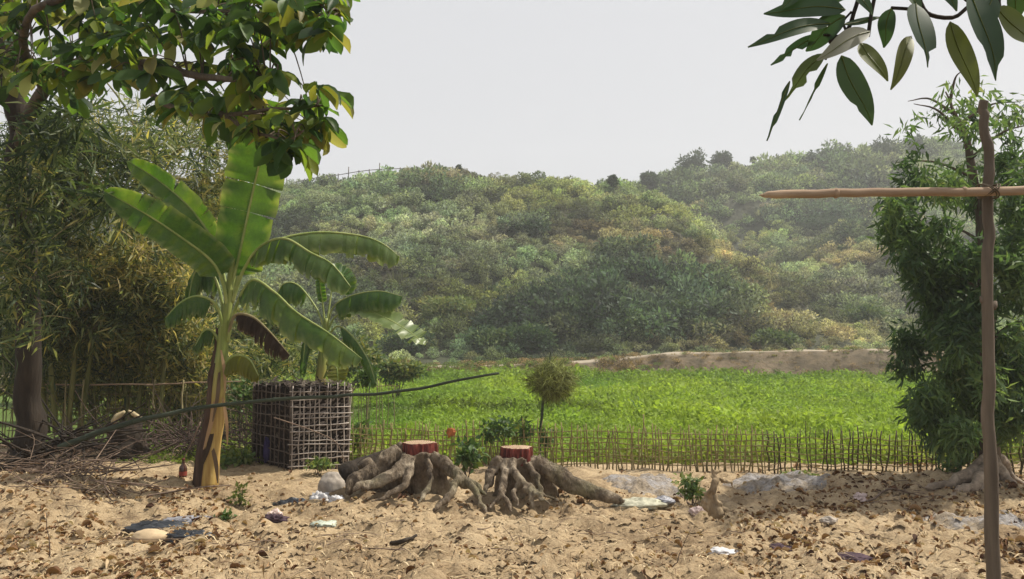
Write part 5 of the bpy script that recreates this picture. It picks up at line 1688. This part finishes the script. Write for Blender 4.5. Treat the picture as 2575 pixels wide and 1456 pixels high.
def zone_leaf(x, y):
    v = .13
    v += .8 * math.exp(-((x - 250) / 330) ** 2) * (y > 1190)
    v += 1.1 * (x > 1950) * (y < 1320) + .45 * (x > 1850)
    v += .7 * math.exp(-(((x - 560) / 180) ** 2 + ((y - 1250) / 60) ** 2))
    v += .6 * math.exp(-(((x - 1000) / 200) ** 2 + ((y - 1270) / 22) ** 2)) + .6 * math.exp(-(((x - 1380) / 160) ** 2 + ((y - 1262) / 22) ** 2))
    v *= .55 + .9 * max(0, float(fbm(x * .012, y * .03, seed=80, oct=2)) + .35)
    if float(fbm(x * .006, y * .02, seed=85, oct=2)) < -.05: v *= .22
    if 300 < x < 520 and 1150 < y < 1230: v *= .3
    return v


p = litter_pts(6200, zone_leaf); n_ = len(p)
mb = MB(); d = unit(rng.normal(size=(n_, 3)) * (1, 1, .22)); L = rng.uniform(.016, .055, n_) * np.where(rng.random(n_) < .07, 1.9, 1)
tn = np.clip(rng.random(n_) * .9 + .12 + .15 * rng.normal(size=n_) - .12 * (PX(p)[:, 0] > 1900), 0, 1)
cards(mb, p + (0, 0, .008), d, unit(rng.normal(size=(n_, 3)) * .45 + (0, 0, 1)), L, L * rng.uniform(.35, .6, n_), broad_template(fold=.5, droop=.35), tn)
solo('leaf_litter', mb, MAT_DRYLEAF, kind='stuff')
p = litter_pts(3000, lambda x, y: .25 + .6 * (700 < x < 2000) * (y > 1275)); n_ = len(p)
cl = MB(); tv = np.array([(1, 0, 0), (0, 1, 0), (-1, 0, 0), (0, -1, 0), (0, 0, .8), (.6, .6, .35), (-.6, .6, .4), (-.6, -.6, .35), (.6, -.6, .4)])
tf = np.array([(0, 5, 4), (5, 1, 4), (1, 6, 4), (6, 2, 4), (2, 7, 4), (7, 3, 4), (3, 8, 4), (8, 0, 4)])
sc_ = (rng.random(n_) ** 2.5 * .045 + .008)
V = p[:, None] - (0, 0, .004) + tv[None] * sc_[:, None, None] * rng.uniform(.6, 1.3, (n_, 9, 3))
cl.add(V.reshape(-1, 3), (np.arange(n_)[:, None, None] * 9 + tf[None]).reshape(-1, 3))
solo('clod_debris', cl, MAT_SAND, kind='stuff')
p = litter_pts(6500, lambda x, y: .4 + .6 * (x < 900) + .3 * (y > 1300)); n_ = len(p)
mb = MB(); d = unit(rng.normal(size=(n_, 3)) * (1, 1, .06)); L = rng.uniform(.04, .20, n_)
cards(mb, p + (0, 0, .010), d, np.tile((0, 0, 1.0), (n_, 1)) + rng.normal(size=(n_, 3)) * .1, L, rng.uniform(.004, .014, n_), T_NARROW, rng.random(n_))
solo('straw_litter', mb, MAT_STRAW, kind='stuff')


def twigs(name, centre_px, n_, Lr, rr, mat, up=.25, sx=1.0, D=None, zbase=0.0, hz=.3):
    """a tangle of twigs heaped round photo positions"""
    mb = MB()
    for _ in range(n_):
        cx, cy, rx, ry = random.choice(centre_px)
        x, y = random.gauss(cx, rx * .5), random.gauss(cy, ry * .4)
        g = G(x, y) if D is None else P(x, y, D + random.uniform(-.4, .4))
        if D is None:
            g[2] = float(np.maximum(ground_z(g[0], g[1]), -.1)) + abs(random.gauss(0, hz * .4))
        L = random.uniform(*Lr)
        a = random.uniform(0, 6.28); v = np.array((math.cos(a), math.sin(a) * .7, random.gauss(0, up))) * L
        m_ = g + v * .5 + np.array((random.gauss(0, .08), random.gauss(0, .08), random.gauss(0, .06))) * L
        r0 = random.uniform(*rr)
        mb.add(*tube_arr(spline([g, m_, g + v], 6), interp([r0, r0 * .5], 6), 4, cap=False), random.random())
    return solo(name, mb, mat, kind='stuff')


twigs('twig_debris', [(110, 1220, 150, 60), (60, 1170, 60, 60), (200, 1260, 120, 40)], 270, (.25, .9), (.003, .010), MAT_TWIG, .22, hz=.30)
twigs('brush_debris', [(420, 1105, 110, 40), (500, 1110, 70, 40), (250, 1120, 100, 30), (650, 1100, 60, 60)], 420, (.25, .9), (.003, .009), MAT_GREYTWIG, .45, D=11.4)
twigs('stick_debris', [(100, 1130, 90, 50), (170, 1110, 40, 40)], 90, (.4, 1.1), (.006, .018), MAT_DARKBARK, .35, D=9.4)
twigs('ground_twigs', [(300, 1330, 300, 80), (1600, 1350, 700, 60), (2250, 1270, 220, 40), (900, 1380, 400, 60)], 330, (.08, .45), (.0015, .005), MAT_TWIG, .07, hz=.01)


def stick(label, pp, r0, mat, D=None, name='fallen_stick'):
    p_ = np.array([G(x, y) for x, y in pp]) if D is None else Pp(pp, D)
    if D is None: p_[:, 2] = ground_z(p_[:, 0], p_[:, 1]) + r0 * 1.5
    p_ = wob(spline(p_, 14), .012, int(pp[0][0]))
    t = solo(name, MB().add(*tube_arr(p_, interp([r0, r0 * .8, r0 * .5], 14), 7)), mat, p_[0], label, 'stick', 'loose sticks in the yard')


stick('long pale stick lying diagonally between the dark stump and the black plastic sheet', [(448, 1245), (380, 1285), (300, 1335), (250, 1370)], .012, MAT_BAMBOO)
stick('bleached crooked stick leaning on the brush heap at the dark trunk', [(30, 1190), (80, 1160), (130, 1135)], .014, MAT_TWIG, 9.0)
stick('thin pale stick slanting up from the brush heap', [(95, 1250), (120, 1200), (143, 1150)], .009, MAT_PALESTAKE, 8.6)
stick('thin straight pale stick lying flat across the brush heap', [(60, 1166), (150, 1165), (290, 1166)], .009, MAT_BAMBOO, 9.0)
stick('bent grey branch hanging before the lattice cage', [(690, 1050), (780, 1080), (842, 1110), (872, 1165)], .008, MAT_TWIG, 9.9)
stick('curved thin grey branch beside the yellow banana stem', [(503, 1060), (490, 1100), (462, 1150), (476, 1172)], .007, MAT_TWIG, 9.9)
stick('thin dark dead stalk standing near the bottom edge', [(1690, 1440), (1705, 1395), (1738, 1325)], .004, MAT_GREYTWIG, 5.7)
stick('thin upright dry stalk at the lower corner under the brush heap', [(122, 1440), (120, 1350), (118, 1290)], .0045, MAT_GREYTWIG, 6.2)
stick('dark short log lying near the bottom before the wide stump', [(985, 1372), (1015, 1378), (1045, 1368)], .022, MAT_DARKBARK)
stick('pale knobbly stick lying before the flared roots', [(2180, 1275), (2240, 1258), (2330, 1262)], .012, MAT_TWIG)
stick('grey stick poking out of the weed by the root snag', [(1700, 1230), (1735, 1258), (1770, 1285)], .014, MAT_TWIG)

# ------------------------------------------------------------------ stones, ash, plastic
def plain(name, col, rough=.8, spec=.2, n_scale=9, var=.35, tr=0):
    m = M(name)
    f = m.noise(n_scale, 5, .65)
    m.color(m.mix(1.0, col, m.ramp(f, [(.3, c(1 - var, 1 - var, 1 - var)), (.7, c(1 + var, 1 + var, 1 + var))]), 'MULTIPLY')).bump(f, .5, .01)
    m.b.inputs['Roughness'].default_value = rough; m.b.inputs['Specular IOR Level'].default_value = spec
    if tr: m.translucent(col, tr)
    return m.m


def lump(b, rx, ry, rz, seed, rough=.2, freq=2.2, fold=0.0, flat=True):
    n_, k_ = 40, 22
    a, e = np.meshgrid(np.linspace(0, 2 * np.pi, n_, endpoint=False), np.linspace(.02, math.pi - .02, k_))
    d = np.stack([np.cos(a) * np.sin(e), np.sin(a) * np.sin(e), np.cos(e)], -1).reshape(-1, 3)
    r = 1 + rough * fbm(d[:, 0] * freq, d[:, 1] * freq, d[:, 2] * freq, seed=seed, oct=4)
    if fold: r = r + fold * np.abs(vnoise(d[:, 0] * 5, d[:, 1] * 5, d[:, 2] * 5, seed=seed + 2)) - fold * np.abs(vnoise(d[:, 0] * 9, d[:, 1] * 9, d[:, 2] * 9, seed=seed + 5))
    V = d * r[:, None] * (rx, ry, rz)
    if flat: V[:, 2] = np.maximum(V[:, 2], -rz * .35)
    i = np.arange(k_ - 1)[:, None] * n_ + np.arange(n_)[None]; j = np.arange(k_ - 1)[:, None] * n_ + (np.arange(n_)[None] + 1) % n_
    mb = MB(); mb.add(V + b, np.stack([i, i + n_, j + n_, j], -1).reshape(-1, 4))
    return mb


def ground_lump(name, label, cat, x, y, wpx, hpx, mat, seed, depth=.7, rough=.2, fold=0.0, group=None, sink=.25, smooth=True):
    g = G(x, y); D = g[1]; rx = wpx / 2 * D / FPX; rz = hpx / 2 * D / FPX
    g[2] = float(ground_z(g[0], g[1])) + rz * (.35 - sink)
    b = (g[0], g[1], g[2])
    return solo(name, lump(g, rx, rx * depth, rz, seed, rough, fold=fold), mat, b, label, cat, group, smooth=smooth)


MAT_ASH = plain('grey_ash', c(.25, .235, .24), .95, .1, 14, .55)
def patch(name, label, cat, x, y, wpx, dpx, h, mat, seed, group=None, rough=.5):
    """low heap lying on the ground with a ragged outline"""
    a0, b0 = G(x, y - dpx / 2), G(x, y + dpx / 2)
    ct = (a0 + b0) / 2; ry = abs(a0[1] - b0[1]) / 2; rx = wpx / 2 * ct[1] / FPX
    X, Y = np.meshgrid(np.linspace(-1.25, 1.25, 60), np.linspace(-1.25, 1.25, 40))
    d = np.sqrt(X ** 2 + Y ** 2) + .30 * fbm(X * 2.2, Y * 2.2, seed=seed, oct=3)
    k = sstep(1.0, .45, d)
    wx, wy = ct[0] + X * rx, ct[1] + Y * ry
    z = yard_z(wx, wy) - .03 * sstep(.9, 1.1, d) + (h * k + .008) * (1 + rough * fbm(wx * 9, wy * 9, seed=seed + 3, oct=3)) * (d < 1.3)
    V = np.stack([wx, wy, z], -1).reshape(-1, 3)
    i = np.arange(39)[:, None] * 60 + np.arange(59)[None]
    ct[2] = float(yard_z(ct[0], ct[1]))
    return solo(name, MB().add(V, np.stack([i, i + 1, i + 61, i + 60], -1).reshape(-1, 4)), mat, ct, label, cat, group)


m = M('grey_ash')
col = m.mix(m.ramp(m.noise(3.5, 6, .7), [(.42, c(0, 0, 0)), (.58, c(1, 1, 1))]), c(.27, .22, .16), c(.29, .275, .27))
col = m.mix(.8, col, m.ramp(m.noise(30, 5, .75), [(.36, c(.35, .32, .30)), (.58, c(1.15, 1.15, 1.15))]), 'MULTIPLY')
m.color(col).bump(m.noise(24, 6, .75), .8, .03)
MAT_ASH = m.m
patch('ash_heap', 'broad heap of pale grey ash beside the long root', 'ash', 1620, 1225, 190, 60, .035, MAT_ASH, 1, 'ash heaps in the yard')
patch('ash_heap', 'long grey ash heap along the foot of the dark fence', 'ash', 1950, 1224, 260, 44, .04, MAT_ASH, 2, 'ash heaps in the yard')
patch('ash_heap', 'thin spread of grey ash beside the upright post', 'ash', 2430, 1325, 230, 60, .02, MAT_ASH, 3, 'ash heaps in the yard')
MAT_STONE = plain('pale_stone', c(.33, .29, .25), .85, .2, 8, .3)
ground_lump('stone', 'round tan stone under the root of the wide stump', 'stone', 898, 1262, 56, 54, plain('tan_stone', c(.30, .25, .17), .8, .2, 6, .3), 4, .9, .1)
ground_lump('cement_sack', 'hard grey lump of a sack beside the crumpled white plastic bag', 'sack', 838, 1245, 76, 84, MAT_STONE, 5, .8, .12, .05)
ground_lump('flat_stone', 'flat tan slab lying before the black plastic sheet', 'stone', 380, 1366, 96, 42, plain('tan_slab', c(.50, .38, .24), .85, .2, 6, .2), 6, .55, .08)
MAT_WHITEP = plain('white_plastic', c(.62, .61, .62), .4, .4, 12, .15, .15)
MAT_PINKP = plain('pink_plastic', c(.58, .45, .42), .45, .4, 12, .2, .1)
MAT_BLACKP = plain('black_plastic', c(.028, .032, .040), .38, .5, 10, .5)
MAT_GREYP = plain('grey_plastic', c(.27, .27, .30), .45, .4, 10, .4)
MAT_PURPLE = plain('purple_cloth', c(.060, .040, .050), .9, .1, 12, .5)
MAT_SACK = plain('pale_woven_sack', c(.36, .35, .27), .8, .2, 20, .5)
for nm, lb, ct, x, y, w_, h_, mt, sd, dp, fo in (
    ('plastic_bag', 'crumpled white plastic bag beside the grey sack', 'plastic bag', 805, 1262, 54, 46, MAT_WHITEP, 11, .8, .3),
    ('plastic_bag', 'small torn white plastic bag in front of the grey sack', 'plastic bag', 848, 1280, 40, 26, MAT_WHITEP, 12, .8, .35),
    ('plastic_bag', 'pale lilac plastic bag scrap left of the crumpled white bag', 'plastic bag', 690, 1300, 40, 34, MAT_PINKP, 13, .8, .35),
    ('plastic_bag', 'pink plastic bag beside the root snag', 'plastic bag', 1752, 1290, 40, 34, MAT_PINKP, 14, .8, .3),
    ('plastic_bag', 'pink plastic bag lying alone before the dark fence', 'plastic bag', 2162, 1262, 46, 34, MAT_PINKP, 15, .8, .3),
    ('plastic_sheet', 'black crumpled plastic sheet lying flat near the flat tan slab', 'plastic sheet', 400, 1332, 150, 40, MAT_BLACKP, 16, .5, .3),
    ('plastic_sheet', 'grey crumpled plastic sheet behind the black sheet', 'plastic sheet', 480, 1318, 110, 26, MAT_GREYP, 17, .6, .3),
    ('plastic_sheet', 'dark torn plastic heap right of the flat tan slab', 'plastic sheet', 475, 1368, 110, 34, MAT_BLACKP, 18, .5, .4),
    ('plastic_sheet', 'black plastic scrap before the crumpled white bag', 'plastic sheet', 735, 1268, 90, 30, MAT_BLACKP, 19, .5, .35),
    ('flattened_sack', 'flattened pale woven sack at the end of the long root', 'sack', 1612, 1278, 120, 26, MAT_SACK, 20, .7, .15),
    ('flattened_sack', 'white scrap of sack half buried near the bottom edge right of centre', 'sack', 1815, 1392, 70, 22, MAT_WHITEP, 21, .7, .2),
    ('cloth_rag', 'dark purple rag on the sand near the bottom edge', 'rag', 1960, 1380, 90, 22, MAT_PURPLE, 22, .6, .3),
        ('cloth_rag', 'dark rag lying below the pink bag near the bottom corner', 'rag', 2130, 1412, 110, 24, MAT_PURPLE, 24, .6, .3),
    ('cloth_rag', 'purple rag in the brush heap at the dark trunk', 'rag', 95, 1180, 60, 24, MAT_PURPLE, 25, .6, .3),
    ('cloth_rag', 'dark rag before the white sack lump in the yard', 'rag', 690, 1322, 60, 26, MAT_PURPLE, 26, .6, .3),
    ('plastic_wrapper', 'pale greenish wrapper lying on the open sand', 'wrapper', 815, 1330, 56, 14, plain('green_wrapper', c(.42, .46, .38), .5, .3), 27, .8, .3),
    ('plastic_wrapper', 'grey wrapper beside the flattened pale sack', 'wrapper', 1668, 1272, 56, 20, MAT_GREYP, 28, .8, .3),
    ('coconut_husk', 'pale round husk lying on the sand before the rag', 'husk', 2085, 1335, 40, 20, MAT_STONE, 29, .8, .1)):
    ground_lump(nm, lb, ct, x, y, w_, h_, mt, sd, dp, .25, fo, 'rubbish on the ground', sink=.3)

# dark bottle standing by the banana stem
g = G(459, 1226); g[2] = float(ground_z(g[0], g[1]))
t = thing('glass_bottle', 'small dark brown bottle standing upright left of the banana stem', 'bottle', g)
MAT_GLASS = plain('brown_glass', c(.055, .022, .014), .15, .6, 4, .2)
prof = [(0.0, 0), (.040, .002), (.043, .02), (.043, .10), (.038, .125), (.018, .15), (.014, .19), (.016, .193), (.016, .20)]
a = np.linspace(0, 2 * np.pi, 18, endpoint=False)
V = np.concatenate([np.stack([r * np.cos(a), r * np.sin(a), np.full(18, z)], 1) for r, z in prof]) + g
i = np.arange(len(prof) - 1)[:, None] * 18 + np.arange(18)[None]; k = np.arange(len(prof) - 1)[:, None] * 18 + (np.arange(18)[None] + 1) % 18
part('body', MB().add(V, np.stack([i, k, k + 18, i + 18], -1).reshape(-1, 4)), MAT_GLASS, t)
part('cap', MB().add(*tube_arr(np.array([g + (0, 0, .198), g + (0, 0, .216)]), .017, 12)), MAT_REDCUT, t)
part('label_band', MB().add(*tube_arr(np.array([g + (0, 0, .03), g + (0, 0, .075)]), .0438, 18, cap=False)), plain('red_band', c(.22, .045, .03), .6, .2, 8, .3), t)

# orange cloth scrap hanging on the fence, and blue cloth in the cage
cc = P(1135, 1086, 10.55)
solo('orange_rag', lump(cc, .045, .015, .05, 41, .5, fold=.7, flat=False), plain('orange_cloth', c(.42, .15, .06), .8, .1, 10, .3), cc, 'small orange rag caught on the fence behind the wide stump', 'rag')
cc = cn + ll_ * .62 + np.array((.02, -.09, .22))
solo('blue_rag', lump(cc, .05, .03, .15, 42, .25, fold=.25, flat=False), plain('blue_cloth', c(.035, .028, .085), .8, .1, 10, .3), cc, 'dark blue purple rag hanging low on the shaded side of the lattice cage', 'rag')

# ------------------------------------------------------------------ haze
def add_haze(density):
    b = MB()
    x0, x1, y0, y1, z0, z1 = -165, 185, -30, 255, -2.5, 62
    V = np.array([(x, y, z) for z in (z0, z1) for y in (y0, y1) for x in (x0, x1)])
    b.add(V, np.array([(0, 2, 3, 1), (4, 5, 7, 6), (0, 1, 5, 4), (2, 6, 7, 3), (0, 4, 6, 2), (1, 3, 7, 5)]))
    mm = bpy.data.materials.new('hazy_air'); mm.use_nodes = True
    nt = mm.node_tree; nt.nodes.clear()
    o = nt.nodes.new('ShaderNodeOutputMaterial'); v = nt.nodes.new('ShaderNodeVolumePrincipled')
    v.inputs['Color'].default_value = (.93, .95, 1.0, 1); v.inputs['Density'].default_value = density; v.inputs['Anisotropy'].default_value = .2
    nt.links.new(v.outputs[0], o.inputs['Volume'])
    solo('haze', b, mm, kind='stuff', smooth=False)


add_haze(.0012)
